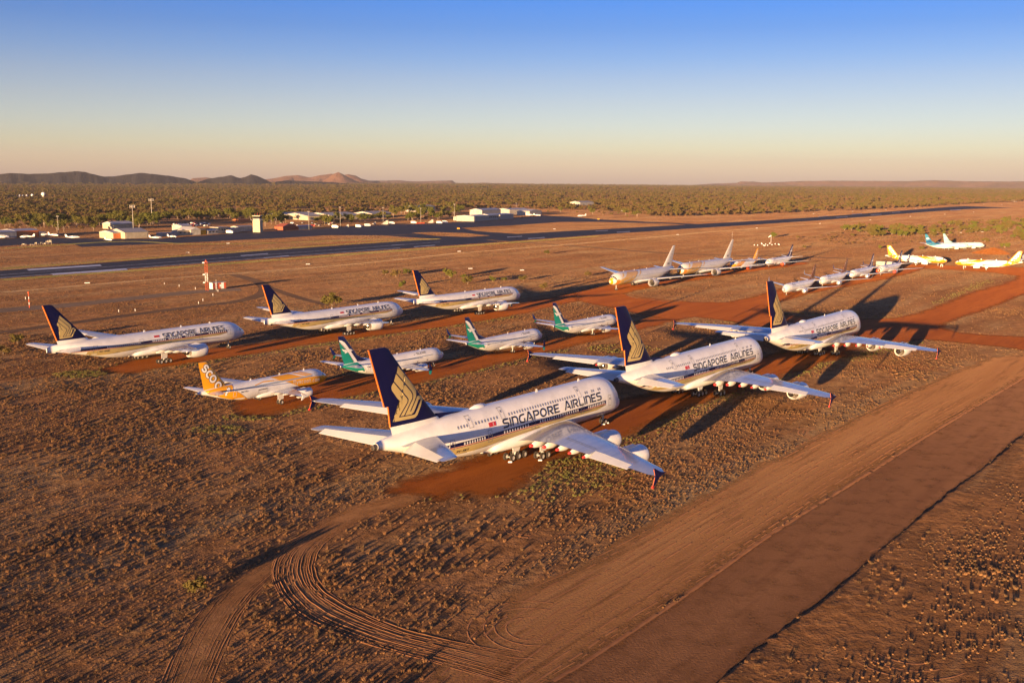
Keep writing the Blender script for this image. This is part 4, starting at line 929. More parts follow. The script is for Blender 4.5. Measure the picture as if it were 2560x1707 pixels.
tar2 = sheet_mat('worn_asphalt', (.085, .062, .052), (.105, .076, .062), .03, .9, .01, None, .8)
trk = sheet_mat('dark_gravel', (.060, .038, .027), (.085, .052, .034), .05, 1.0, .02, None, .8)
pale = sheet_mat('dry_grass_line', (.30, .21, .12), (.24, .15, .08), .08, 1.0, .05, None, 2.5, soft=1.6)
lawn = sheet_mat('green_verge', (.13, .13, .035), (.22, .18, .06), .06, 1.0, .05, None, 2.5, soft=1.6)
mark = sheet_mat('runway_paint', (.72, .70, .66), (.82, .80, .76), .1, .7, 0, None, .25)
# runway, apron, taxiways
ribbon('runway', [(-200, 691.5), (0, 676.7), (700, 624), (1292, 585), (1660, 565), (2041, 543), (2383, 517), (2440, 516.5)], [(-200, 712), (0, 697), (700, 644), (1312, 600.5), (1660, 576), (2041, 551.5), (2400, 524), (2537, 519.5)], tar, 1.0, smooth=4)
sheet('apron', [(-200, 600), (0, 597), (110, 594), (272, 597), (400, 597), (510, 589), (561, 584.6), (630, 580.3), (723, 577), (785, 573.3), (870, 567.4), (1000, 561), (1080, 559), (1184, 553.6), (1285, 546.7), (1356, 539.3), (1425, 541.8), (1500, 549), (1660, 556.6), (1780, 562), (1840, 561), (1780, 566), (1660, 559), (1499, 554.8), (1400, 555.3), (1277, 564), (1154, 570), (1186, 577.5), (1302, 585.5), (1292, 597), (1243, 591), (1160, 582.5), (1080, 580.5), (1030, 582), (1090, 590), (1220, 594), (1250, 603), (1090, 597.5), (1000, 592), (955, 588.6), (819, 588.6), (700, 595.4), (570, 601.6), (510, 605), (400, 610), (204, 617.7), (190, 613), (160, 608), (56, 612), (0, 616), (-200, 630)], tar, 1.5, step=10)
for q in ([(66, 673), (250, 661.5), (255, 664.7), (72, 676.6)], [(126, 684), (315, 671), (321, 675), (133, 687.8)], [(600, 638.6), (669, 633.4), (671, 634.8), (603, 640)], [(658, 644), (721, 638.6), (724, 640.2), (661, 645.6)], [(978, 613), (1011, 610.6), (1013, 611.6), (980, 614)], [(1033, 616.5), (1086, 612.2), (1089, 613.9), (1036, 618)], [(1267, 592.5), (1304, 590), (1306, 591.4), (1269, 594)], [(1319, 596), (1360, 593), (1363, 594.6), (1322, 597.6)], [(1488, 577.6), (1519, 575.7), (1521, 576.7), (1490, 578.6)], [(1541, 580.4), (1573, 578.2), (1576, 579.6), (1544, 581.8)], [(2045, 541.6), (2068, 540), (2070, 541), (2047, 542.4)], [(2090, 543.2), (2118, 541.3), (2120, 542.3), (2092, 544.2)], [(2129, 535.6), (2153, 534), (2155, 534.9), (2131, 536.5)], [(2176, 537.6), (2203, 535.6), (2205, 536.6), (2178, 538.6)], [(2230, 531), (2250, 529.8), (2251, 530.7), (2231, 532)], [(2374, 525.4), (2402, 523.6), (2404, 525), (2376, 526.6)]):
    sheet('runway_marking', q, mark, .3, bare=False, jag=0, step=40, z=.028)
def off(P, d): return [(x, y + d) for x, y in P]
E1 = [(0, 696), (300, 673.4), (700, 643), (1000, 621)]
ribbon('runway_edge_line', off(E1, -1.6), off(E1, -.7), mark, .25, z=.03, bare=False, jag=0)
E2 = [(0, 687.5), (700, 634.3), (1100, 605)]
ribbon('runway_centre_line', off(E2, -.3), off(E2, .3), mark, .2, z=.03, bare=False, jag=0)
# worn paths and thin tracks
ribbon('path', [(-40, 774), (0, 770.7), (200, 755), (400, 733.5), (520, 723.5), (600, 720)], [(-40, 784.5), (0, 781.7), (200, 765.5), (400, 743), (528, 731), (605, 727)], tar2, .8)
track('dirt_track', [(-60, 836), (0, 831), (166, 809), (330, 787), (497, 765), (585, 755), (640, 741), (664, 726), (652, 708), (615, 695), (575, 686), (545, 690)], 6.5, trk, 1.0)
track('dirt_track', [(652, 712), (700, 729), (760, 748), (818, 762)], 4.5, trk, 1.0)
track('dirt_track', [(1220, 600), (1260, 603), (1380, 611), (1497, 620), (1600, 628.5), (1700, 634), (1829, 639), (1960, 641), (2131, 647)], 7, trk, 1.2)
track('dirt_track', [(700, 666), (900, 655), (1100, 642), (1260, 630)], 3, pale, .8)
track('dry_grass_line', [(0, 731), (180, 716), (420, 696), (624, 681), (900, 659), (1130, 635), (1300, 621), (1500, 604.6), (1700, 587), (1883, 572), (2176, 550.5), (2420, 536), (2560, 530)], 7, pale, 2.5, bare=False)
track('dry_grass_line', [(0, 622), (300, 604), (480, 610), (700, 607), (900, 600), (1100, 597)], 9, lawn, 3, bare=False)
track('green_verge', [(0, 700), (300, 679), (620, 655), (900, 634), (1200, 612), (1500, 590)], 10, lawn, 4, bare=False)
track('green_verge', [(0, 672), (300, 651), (620, 628), (900, 608), (1100, 597.5)], 8, lawn, 3.5, bare=False)
track('dirt_track', [(0, 650), (200, 638), (500, 622), (800, 600), (1080, 583)], 3.5, trk, 1, bare=False)
track('dirt_track', [(1880, 597), (2200, 598), (2400, 606), (2560, 612)], 3.0, pale, 1, bare=False)
# red dirt parking strips
ribbon('red_dirt_strip', [(240, 925), (387, 889.5), (624.6, 859), (829, 831.5), (1050, 801), (1260, 764), (1387, 740), (1453, 729)], [(250, 936), (343, 934), (431, 917), (608, 889.5), (829, 856), (1105, 817.7), (1300, 787), (1453, 752)], rust, 5, jag=.6)
ribbon('red_dirt_strip', [(590, 975), (740, 962), (880, 935), (1089, 902), (1260, 876), (1352, 852), (1460, 832), (1669, 782)], [(585, 1040), (680, 1038), (820, 1005), (960, 975), (1089, 950), (1260, 909.5), (1415, 871), (1700, 802)], rust, 5, jag=.6)
ribbon('red_dirt_strip', [(955, 1222), (1000, 1196), (1050, 1188), (1110, 1165), (1280, 1110), (1536, 1003), (1750, 935), (1895, 893), (2060, 845), (2172, 804)], [(965, 1232), (1040, 1236), (1080, 1252), (1150, 1240), (1200, 1254), (1290, 1225), (1378, 1161), (1560, 1102), (1812, 987), (2089, 898.5), (2155, 866)], rust, 5, jag=.9)
sheet('red_dirt_junction', [(1440, 752), (1430, 731), (1525, 712), (1703, 690), (1850, 669), (2010, 655), (2025, 660), (1950, 670), (1868, 681), (1770, 696), (1647, 715), (1567, 734), (1600, 743), (1730, 754.8), (1812, 754.8), (1870, 745), (1917, 730), (1990, 712), (2150, 684), (2270, 668), (2310, 672), (2277, 684), (2199, 702), (2034, 732.6), (1960, 755), (1925, 766), (1935, 778), (1973, 788), (2144, 797), (2225, 794), (2294, 782.4), (2420, 732.6), (2500, 710), (2535, 699), (2540, 690), (2480, 682), (2400, 676), (2300, 671), (2200, 664), (2300, 660), (2420, 666), (2560, 668), (2680, 670), (2680, 700), (2560, 739), (2448, 782.4), (2372, 805), (2365, 821), (2400, 830), (2476, 837.7), (2560, 840), (2680, 846), (2680, 885), (2560, 876), (2440, 862), (2310, 849), (2160, 868), (1800, 800), (1736, 793.5), (1690, 803), (1640, 795)], rust, 4.5, jag=.5)
# pale rim of dry grass along the far loop
track('dry_grass_line', [(1567, 737), (1600, 746), (1700, 756)], 2, pale, .8, bare=False)
# the wide tyre-marked strip and the grey road
zone = [(1150, 1800), (1040, 1707), (1090, 1655), (1240, 1560), (1280, 1488), (1508, 1379), (1672, 1281), (1878, 1172), (2205, 1008.8), (2401, 921.8), (2470, 893), (2620, 880), (2620, 925), (2560, 945), (2368, 1059), (2151, 1196), (1933, 1332), (1726, 1479), (1508, 1626), (1360, 1715), (1250, 1800)]
sheet('dirt_strip', zone, brown, 5, step=5, jag=.5, z=.004)
sheet('dirt_road', [(1290, 1760), (1372, 1707), (1508.6, 1623.8), (1726, 1477), (1933, 1330), (2150.7, 1194), (2368, 1057.8), (2560, 943.5), (2660, 890), (2660, 1020), (2560, 1085), (2477, 1155.8), (2368, 1237), (2205, 1373.5), (2129, 1444), (1987.5, 1553), (1906, 1613), (1797, 1707), (1740, 1760)], roadm, .9, jag=.15, step=4, z=.008)
# curved wheel tracks in the foreground
arcA = ([(1034, 1232), (900, 1262), (816, 1294), (707, 1370), (620, 1428), (544, 1479), (468, 1571), (403, 1707), (385, 1770)], [(1060, 1252), (930, 1290), (840, 1335), (760, 1385), (702, 1430), (640, 1490), (592, 1560), (528, 1707), (512, 1770)])
arcB = ([(830, 1300), (740, 1350), (691, 1392), (680, 1446), (713, 1506), (773, 1555), (925, 1612), (1088, 1655), (1280, 1712)], [(880, 1308), (820, 1350), (794.5, 1385), (789, 1430), (816, 1473.5), (892.5, 1522), (1007, 1571), (1143, 1604), (1300, 1631)])
ribbon('wheel_track', arcA[0], arcA[1], brown, 2.6, step=3, z=.010); ribbon('wheel_track', arcB[0], arcB[1], brown, 2.6, step=3, z=.012)
def ridges(name, pairs, ts, w, h, seg=10, gap=.12):
    zb = .014
    mb = MB()
    for A, B_ in pairs:
        a = catmull([PX(*p) for p in A], seg); b = catmull([PX(*p) for p in B_], seg)
        for t in ts:
            ph = NR.rand() * 10; pts = []
            for i in range(len(a)):
                tt = t + .012 * math.sin(i * .23 + ph) + .006 * math.sin(i * .9 + ph * 2); p = a[i].lerp(b[i], tt); pts.append(p)
            fine = [Vector(q) for q in dens([tuple(p) for p in pts], .9, False)]; row = []
            hh = h * NR.uniform(.5, 1.3); ww = w * NR.uniform(.6, 1.3)
            for i, p in enumerate(fine):
                d = fine[min(i + 1, len(fine) - 1)] - fine[max(i - 1, 0)]
                if d.length < 1e-6: continue
                d.normalize(); nn = Vector((-d.y, d.x)); k = math.sin(math.pi * min(1, .02 + i / len(fine))) ** .6 * max(.0, .75 + .45 * math.sin(i * .12 + ph) + NR.normal(0, .10)) * hh
                row.append((p - nn * ww / 2, p + nn * NR.normal(0, .015), p + nn * ww / 2, k))
            n0 = len(mb.v)
            for l, c, r_, k in row: mb.v += [(l.x, l.y, zb - .02), (c.x, c.y, zb + k), (r_.x, r_.y, zb - .02)]
            for i in range(len(row) - 1):
                if NR.rand() < gap: continue
                j = n0 + i * 3; mb.f += [(j, j + 3, j + 4, j + 1), (j + 1, j + 4, j + 5, j + 2)]; mb.m += [0, 0]
    return tag(mb.build(name, soilr, None, False), kind='structure')
soilr = noisy('loose_soil', (.24, .105, .046), (.30, .145, .068), .8, 1.0, 5, spec=.1)
ridges('soil_ridges', [arcA], [0, .06, .14, .2, .27, .36, .42, .5, .57, .64, .72, .8, .86, .93, 1.0], .15, .018, 10, .15)
ridges('soil_ridges', [arcB], [0, .05, .1, .17, .22, .28, .35, .41, .48, .55, .6, .67, .74, .8, .86, .92, 1.0], .20, .035, 10, .12)
zl = [(1045, 1707), (1240, 1560), (1508, 1379), (1672, 1281), (1878, 1172), (2205, 1008.8), (2401, 921.8), (2560, 880)]; zr = [(1372, 1705), (1508, 1622), (1726, 1475), (1933, 1328), (2151, 1192), (2368, 1056), (2560, 942), (2640, 900)]
ridges('soil_ridges', [([(1045, 1707), (1280, 1500), (1508, 1379), (1878, 1172), (2205, 1008.8), (2401, 921.8), (2560, 880)], [(1360, 1707), (1560, 1588), (1726, 1475), (2040, 1262), (2300, 1100), (2460, 1003), (2640, 900)])], [.02, .1, .18, .24, .33, .4, .47, .52, .6, .66, .73, .8, .86, .9, .95], .35, .045, 12, .4)
ridges('road_bank', [([(1290, 1760), (1372, 1707), (1508.6, 1623.8), (1726, 1477), (1933, 1330), (2150.7, 1194), (2368, 1057.8), (2560, 943.5)], [(1296, 1762), (1376, 1709), (1512, 1625.8), (1729, 1479), (1936, 1332), (2153.7, 1196), (2370, 1059.8), (2563, 945)])], [0, .6], .9, .06, 12, .15)
bk = [tuple(p) for p in catmull([PX(*p) for p in [(1740, 1760), (1797, 1707), (1906, 1613), (1987.5, 1553), (2129, 1444), (2205, 1373.5), (2368, 1237), (2477, 1155.8), (2560, 1085), (2640, 1030)]], 10)]
bk = dens(bk, 1.2, False); mb = MB()
for i, p in enumerate(bk):
    d = (Vector(bk[min(i + 1, len(bk) - 1)]) - Vector(bk[max(i - 1, 0)])).normalized(); nn = Vector((d.y, -d.x)); hh = .17 + .05 * math.sin(i * .21) + NR.normal(0, .02); j = NR.normal(0, .12)
    for o_, z_ in ((-.1 + j, -.02), (.12 + j, hh * .75), (.5 + j, hh), (2.5, hh * .85), (6, hh * .4), (12, -.02)): mb.v.append((p[0] + nn.x * o_, p[1] + nn.y * o_, z_))
for i in range(len(bk) - 1):
    for k in range(5): a_ = i * 6 + k; mb.f.append((a_, a_ + 1, a_ + 7, a_ + 6)); mb.m.append(0)
tag(mb.build('road_bank', gm, None, True), kind='structure')
# circular scuffs
def rings_(cx, cy, radii, name='wheel_scuffs', a0=0, a1=360, h=.012):
    c = Vector(PX(cx, cy)); mb = MB()
    for R2 in radii:
        ph = NR.rand() * 6; n0 = len(mb.v); N2 = max(20, int(R2 * 7)); sa = a0 + NR.uniform(0, 40); ea = a1 - NR.uniform(0, 40)
        for i in range(N2 + 1):
            t = RAD(sa + (ea - sa) * i / N2); rr = R2 * (1 + .02 * math.sin(3 * t + ph)); k = h * max(0, .8 + NR.normal(0, .35))
            for q, z in ((-.13, 0), (0, .012 + k), (.13, 0)): mb.v.append((c.x + (rr + q) * math.cos(t), c.y + (rr + q) * math.sin(t), z))
        for i in range(N2):
            if NR.rand() < .1: continue
            j = n0 + i * 3; mb.f += [(j, j + 3, j + 4, j + 1), (j + 1, j + 4, j + 5, j + 2)]; mb.m += [0, 0]
    tag(mb.build(name, soilr, None, False), kind='structure')
rings_(1330, 1570, [3.0, 4.2, 5.6, 7.4], a0=60, a1=300, h=.01); rings_(1680, 1225, [4, 4.8, 5.6, 6.5, 7.2], a0=80, a1=250, h=.012); rings_(2080, 1085, [5, 5.8, 6.6], a0=100, a1=260, h=.012)
rings_(2260, 1620, [3.5, 5.2, 7], a0=150, a1=330, h=.008); rings_(800, 1270, [3, 3.7, 4.4], a0=80, a1=300, h=.012); rings_(2350, 1430, [9, 9.8, 11], a0=20, a1=140, h=.012); rings_(1330, 1320, [3, 4], a0=150, a1=300, h=.012)
# spoil heap on the right
mb = MB(); c0 = PX(2480, 634); N = 26; R_ = 9; vs = []
for i in range(R_ + 1):
    for k in range(N):
        t = 2 * math.pi * k / N; u = i / R_; vs.append((c0[0] + u * 14 * math.cos(t) * (1 + .1 * math.sin(3 * t)), c0[1] + u * 12 * math.sin(t), max(0, 3.6 * (1 - u**1.6) * (1 + .25 * math.sin(2 * t + 1)) + NR.normal(0, .12)) if i < R_ else -.05))
mb.add(vs, [(i * N + k, i * N + (k + 1) % N, (i + 1) * N + (k + 1) % N, (i + 1) * N + k) for i in range(R_) for k in range(N)]); tag(mb.build('dirt_mound', noisy('mound_soil', (.15, .052, .012), (.21, .078, .022), .5, 1, spec=.1), None, True), kind='structure')

# ------------------------------------------------------------------ hills
def hill_mat(name, a, b, c):
    m = mat(name, a, 1.0, spec=.05); nt = m.node_tree; g = nt.nodes.new('ShaderNodeNewGeometry'); P = g.outputs['Position']
    col = nmix(nt, nnoise(nt, P, .004, 6, .65, .3, (1, 1, 3), (.4, .62)), a, b); col = nmix(nt, nnoise(nt, P, .012, 6, .7, 0, (1, 1, 5), (.55, .72)), col, c)
    nt.links.new(col, nt.nodes['Principled BSDF'].inputs['Base Color']); nt.links.new(bumpn(nt, nnoise(nt, P, .006, 7, .7), 45), nt.nodes['Principled BSDF'].inputs['Normal']); return m
def ridge(name, pts, dist, depth, m, rough=.12, sub=6, tilt=0.0):
    P = []
    for (x0, y0), (x1, y1) in zip(pts, pts[1:]):
        k = max(1, int((x1 - x0) / sub))
        for j in range(k): t = j / k; t2 = t * t * (3 - 2 * t) * .5 + t * .5; P.append((x0 + (x1 - x0) * t, y0 + (y1 - y0) * t2))
    P.append(pts[-1]); vs = []; prof = [(-1.0, 0), (-.72, .10), (-.5, .28), (-.30, .52), (-.12, .82), (0, 1.0), (.15, .92), (.5, .5), (1.0, 0)]
    for i, (u, v) in enumerate(P):
        x, y, z = dirAt(u, v, dist + tilt * i); L = math.hypot(x, y); dx, dy = x / L, y / L; z = max(z + 2, 3)
        g1 = math.sin(i * .9) * .3 + math.sin(i * .37 + 2) * .5 + NR.normal(0, .3)
        for a, h in prof:
            dd = a * depth * (1 + (.22 * g1 if -1 < a < 0 else 0)); hz = z * h * (1 + (NR.normal(0, rough * .25) if 0 < h < 1 else NR.normal(0, .006) * (h > 0))); vs.append((x + dx * dd, y + dy * dd, hz if h > 0 else -8))
    n = len(prof); fs = [(i * n + k, (i + 1) * n + k, (i + 1) * n + k + 1, i * n + k + 1) for i in range(len(P) - 1) for k in range(n - 1)]
    mb = MB(); mb.add(vs, fs); return tag(mb.build(name, m, None, True), kind='structure')
def z5(L, s=.55272, ox=0, oy=400): return [(ox + x * s, oy + y * s) for x, y in L]
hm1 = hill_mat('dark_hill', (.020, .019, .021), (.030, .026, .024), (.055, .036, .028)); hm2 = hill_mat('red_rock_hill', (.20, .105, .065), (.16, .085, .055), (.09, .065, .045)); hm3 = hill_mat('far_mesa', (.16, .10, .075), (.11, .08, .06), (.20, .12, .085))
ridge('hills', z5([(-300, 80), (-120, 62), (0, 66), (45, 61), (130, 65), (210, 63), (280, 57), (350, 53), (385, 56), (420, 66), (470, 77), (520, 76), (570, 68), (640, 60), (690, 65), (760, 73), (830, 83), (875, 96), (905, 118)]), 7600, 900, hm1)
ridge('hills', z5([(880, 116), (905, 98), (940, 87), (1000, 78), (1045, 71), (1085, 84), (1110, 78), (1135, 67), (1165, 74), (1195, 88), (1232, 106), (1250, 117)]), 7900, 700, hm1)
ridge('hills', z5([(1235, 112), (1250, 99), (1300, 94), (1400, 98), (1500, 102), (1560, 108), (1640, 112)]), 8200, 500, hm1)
ridge('hills', z5([(840, 108), (870, 84), (930, 80), (1000, 90), (1050, 78), (1100, 84), (1180, 92), (1210, 88), (1240, 84), (1290, 74), (1345, 70), (1400, 80), (1450, 70), (1500, 64), (1540, 72), (1575, 66), (1605, 71), (1640, 88), (1680, 97), (1720, 106)]), 12500, 700, hm2)
ridge('hills', z5([(1440, 108), (1480, 84), (1505, 66), (1530, 56), (1548, 64), (1580, 82), (1620, 100), (1650, 110)]), 11000, 500, hm2)
ridge('hills', z5([(1640, 106), (1660, 95), (1740, 95), (1800, 93), (1850, 97), (1890, 98), (1960, 96), (2000, 95), (2045, 94), (2062, 106), (2110, 108), (2180, 104), (2240, 106), (2350, 108)]), 12800, 500, hm3)
ridge('hills', z5([(0, 74), (520, 74), (560, 70), (640, 66), (760, 62), (780, 54), (850, 55), (900, 60), (1000, 57), (1120, 52), (1300, 50), (1700, 52), (1850, 48), (2100, 54), (2352, 54), (2600, 56)], .45068, 1500, 430), 15000, 500, hm3, sub=8)

# ------------------------------------------------------------------ vegetation
def leafmat(name, a, b, c):
    m = mat(name, a, .8, spec=.15); nt = m.node_tree; n = nt.nodes; bs = n['Principled BSDF']; g = n.new('ShaderNodeNewGeometry'); oi = n.new('ShaderNodeObjectInfo')
    col = nmix(nt, nnoise(nt, g.outputs['Position'], .8, 3, .6, 0, None, (.35, .65)), a, b); col = nmix(nt, oi.outputs['Random'], col, c)
    nt.links.new(col, bs.inputs['Base Color']); bs.inputs['Transmission Weight'].default_value = 0; bs.inputs['Subsurface Weight'].default_value = 0
    tl = n.new('ShaderNodeBsdfTranslucent'); nt.links.new(col, tl.inputs[0]); mx = n.new('ShaderNodeMixShader'); mx.inputs[0].default_value = .25; nt.links.new(bs.outputs[0], mx.inputs[1]); nt.links.new(tl.outputs[0], mx.inputs[2]); nt.links.new(mx.outputs[0], n['Material Output'].inputs[0]); return m
M['leaf'] = leafmat('gum_leaves', (.090, .080, .018), (.140, .115, .028), (.160, .110, .038))
M['leafb'] = leafmat('mulga_leaves', (.115, .078, .028), (.165, .108, .042), (.185, .105, .055))
M['gumleaf'] = leafmat('river_gum_leaves', (.085, .100, .016), (.135, .140, .026), (.150, .130, .030))
M['bark'] = noisy('bark', (.22, .15, .10), (.42, .34, .27), 2, .9)
M['straw'] = leafmat('dry_grass', (.34, .18, .078), (.44, .25, .12), (.29, .15, .065)); M['straw2'] = leafmat('dull_spinifex', (.185, .115, .055), (.25, .155, .078), (.22, .13, .062)); M['grn'] = leafmat('green_grass', (.16, .19, .035), (.24, .24, .06), (.30, .24, .09))
def crown_mesh(name, seed, w, h, z0, lobes, leaves, size, m, bush=False):
    r = random.Random(seed); mb = MB()
    L = [(r.uniform(-.34, .34) * w, r.uniform(-.34, .34) * w, z0 + h * r.uniform(.3, .8), r.uniform(.18, .30) * w, r.uniform(.14, .26) * h) for _ in range(lobes)]
    for i in range(leaves):
        x, y, z, a, b = L[r.randrange(lobes)]
        while True:
            p = Vector((r.uniform(-1, 1), r.uniform(-1, 1), r.uniform(-1, 1)))
            if .35 < p.length < 1: break
        c = Vector((x + p.x * a, y + p.y * a, z + p.z * b * (1.0)))
        if c.z < z0 * .8: c.z = z0 * .8 + r.random() * .3
        n = (p.normalized() + Vector((r.gauss(0, .45), r.gauss(0, .45), r.gauss(0, .45)))).normalized(); q = n.to_track_quat('Z', 'Y'); s = size * r.uniform(.6, 1.4)
        mb.add([c + q @ Vector((dx * s, dy * s, 0)) for dx, dy in ((-.5, -.3), (.5, -.4), (.35, .5), (-.4, .4))], [(0, 1, 2, 3)])
    me_o = mb.build(name, m); return me_o
def tree_proto(seed, kind):
    r = random.Random(seed); root = empty('tree' if kind != 'bush' else 'shrub')
    if kind == 'gum': H = 10.5; w = 9; z0 = 2.0; nl = 10; lv = 520; sz = .8; m = M['gumleaf']
    elif kind == 'mulga': H = 5.6; w = 6.5; z0 = .6; nl = 8; lv = 380; sz = .62; m = M['leafb']
    else: H = 3.4; w = 4.4; z0 = .1; nl = 7; lv = 420; sz = .42; m = M['gumleaf'] if seed % 2 else M['leaf']
    t = MB(); t.tube((0, 0, -.1), (r.uniform(-.3, .3), r.uniform(-.3, .3), z0 + (H - z0) * .35), .026 * H, .014 * H, 7)
    for k in range(4):
        a = 2 * math.pi * k / 4 + r.random(); t.tube((0, 0, z0 * .7), (math.cos(a) * w * .27, math.sin(a) * w * .27, z0 + (H - z0) * r.uniform(.4, .7)), .012 * H, .004 * H, 5)
    t.build('trunk', M['bark'], root, True)
    c = crown_mesh('crown', seed, w, H - z0, z0, nl, lv, sz, m); c.parent = root
    return root
TP = {k: [tree_proto(s, k) for s in ss] for k, ss in {'gum': (1, 2, 3, 4), 'mulga': (11, 12, 13), 'bush': (21, 22, 23, 24)}.items()}
TUSED = {}
def plant(kind, u, v, sc, label, cat, group):
    x, y = PX(u, v); i = random.randrange(len(TP[kind])); P = TP[kind][i]
    if (kind, i) not in TUSED: o = P; TUSED[(kind, i)] = 1
    else:
        o = P.copy(); COL.objects.link(o)
        for c in TKIDS[(kind, i)]: q = c.copy(); COL.objects.link(q); q.parent = o
    o.location = (x, y, 0); o.rotation_euler = (0, 0, random.uniform(0, 6.28)); o.scale = (sc * random.uniform(.9, 1.12), sc * random.uniform(.9, 1.12), sc * random.uniform(.88, 1.15)); tag(o, label, cat, group); return o
TKIDS = {(k, i): kids(p) for k, L in TP.items() for i, p in enumerate(L)}
KEEP = []        # (x, y, r) no forest here
# right-hand shrubs: px, py
rb = random.Random(5); nsh = 0
def shrub_area(poly, n, kinds, smin, smax, label, group, mind=2.2):
    xs = [p[0] for p in poly]; ys = [p[1] for p in poly]; got = []; tries = 0
    while len(got) < n and tries < n * 60:
        tries += 1; u = rb.uniform(min(xs), max(xs)); v = rb.uniform(min(ys), max(ys))
        if not pip(poly, np.array([u]), np.array([v]))[0]: continue
        if any(abs(a - u) < mind * 2.2 and abs(b - v) < mind * .6 for a, b in got): continue
        got.append((u, v)); random.seed(int(u * 31 + v * 17)); plant(rb.choice(kinds), u, v, rb.uniform(smin, smax), label, 'shrub' if 'bush' in kinds else 'tree', group)
shrub_area([(2180, 578), (2330, 563), (2560, 545), (2640, 542), (2640, 560), (2560, 575), (2330, 590), (2200, 592), (2110, 586)], 120, ['bush'], .9, 1.9, 'olive shrub in the scrub behind the pale blue tailed airliners', 'shrubs behind the pale blue airliners')
shrub_area([(2110, 572), (2290, 562), (2300, 583), (2180, 590), (2100, 583)], 26, ['bush'], 1.2, 2.1, 'round olive shrub in the clump left of the pale blue tailed airliners', 'shrubs left of the pale blue airliners')
shrub_area([(2480, 560), (2640, 545), (2640, 600), (2560, 606), (2500, 596)], 46, ['bush'], .9, 1.9, 'shrub on the right edge above the yellow nosed airliner', 'shrubs at the right edge')
for u, v, s, lab in ((1934, 594, 1.6, 'lone round green shrub right of the windsock'), (1995, 596, .9, 'low shrub in dry grass right of the windsock ring'), (2130, 590, .8, 'low shrub on dry ground left of the scrub clump'), (2010, 620, .7, 'small shrub behind the airliner with the orange engine covers'), (2200, 622, .9, 'low shrub just left of the sunlit yellow tail'), (2305, 624, 1.0, 'low shrub above the sunlit yellow airliner shadow'), (2512, 620, 1.7, 'round shrub beside the orange dirt mound'), (2462, 605, 1.3, 'flat shrub between the pale blue airliner and the mound')):
    random.seed(int(u)); plant('bush', u, v, s, lab, 'shrub', None)
for u, v, s, lab in ((831, 765, 1.75, 'lone green shrub behind the middle dark-tailed wide-body airliner'), (964, 688, .9, 'small shrub at the left end of the dotted shrub line'), (990, 693, 1.3, 'pale shrub left of the farthest dark tail fin'), (1018, 686, 1.1, 'shrub standing right behind the farthest dark tail fin'), (1125, 695, 1.7, 'largest green shrub in the dotted line above the farthest wide-body'), (1158, 697, .8, 'small dry shrub right of the largest green shrub'), (1170, 710, 1.3, 'low green shrub above the airline lettering'), (1232, 704, .9, 'shrub near the nose end of the dotted line'), (1260, 702, .8, 'green shrub second from the right of the dotted line'), (1308, 702, .9, 'rightmost green shrub of the dotted line'), (1005, 719, 1.0, 'yellowish shrub left of the farthest dark fin base'), (1360, 723, .9, 'shrub between the farthest wide-body and the gold-sashed one'), (1367, 636, 1.0, 'thin shrub alone above the gold-sashed row'), (44, 860, 1.2, 'yellow-green shrub left of the leftmost tail fin'), (8, 886, .9, 'small shrub at the left edge below the leftmost tail fin'), (1470, 690, .8, 'small shrub left of the beak-nosed airliner wing')):
    random.seed(int(u * 3)); plant('bush', u, v, s * .95, lab, 'shrub', None)
random.seed(99); plant('bush', 494, 1478, .62, 'small green bush beside the curved wheel track in the foreground', 'bush', None)

# ------------------------------------------------------------------ airport buildings, masts, small aircraft
M['bwhite'] = noisy('white_cladding', (.34, .31, .27), (.50, .46, .41), .4, .7); M['bcream'] = noisy('cream_cladding', (.40, .34, .24), (.50, .43, .31), .4, .75)
M['broof'] = noisy('pale_iron_roof', (.36, .35, .34), (.50, .48, .46), .3, .5, stretch=(1, 4, 1)); M['bgrey'] = noisy('grey_iron', (.30, .28, .26), (.40, .37, .34), .4, .6, stretch=(4, 1, 1)); M['borange'] = noisy('orange_cladding', (.55, .16, .045), (.62, .19, .06), .3, .6, stretch=(4, 1, 1)); M['bred'] = noisy('red_tiles', (.32, .08, .04), (.42, .12, .06), .5, .7)
def bmat(u, v, u2, v2):
    """frame on the ground: origin at px (u,v), x axis towards (u2,v2); y points away from the viewer"""
    a = Vector(PX(u, v)); b = Vector(PX(u2, v2)); d = b - a; L = d.length; ang = math.atan2(d.y, d.x); return a, ang, L
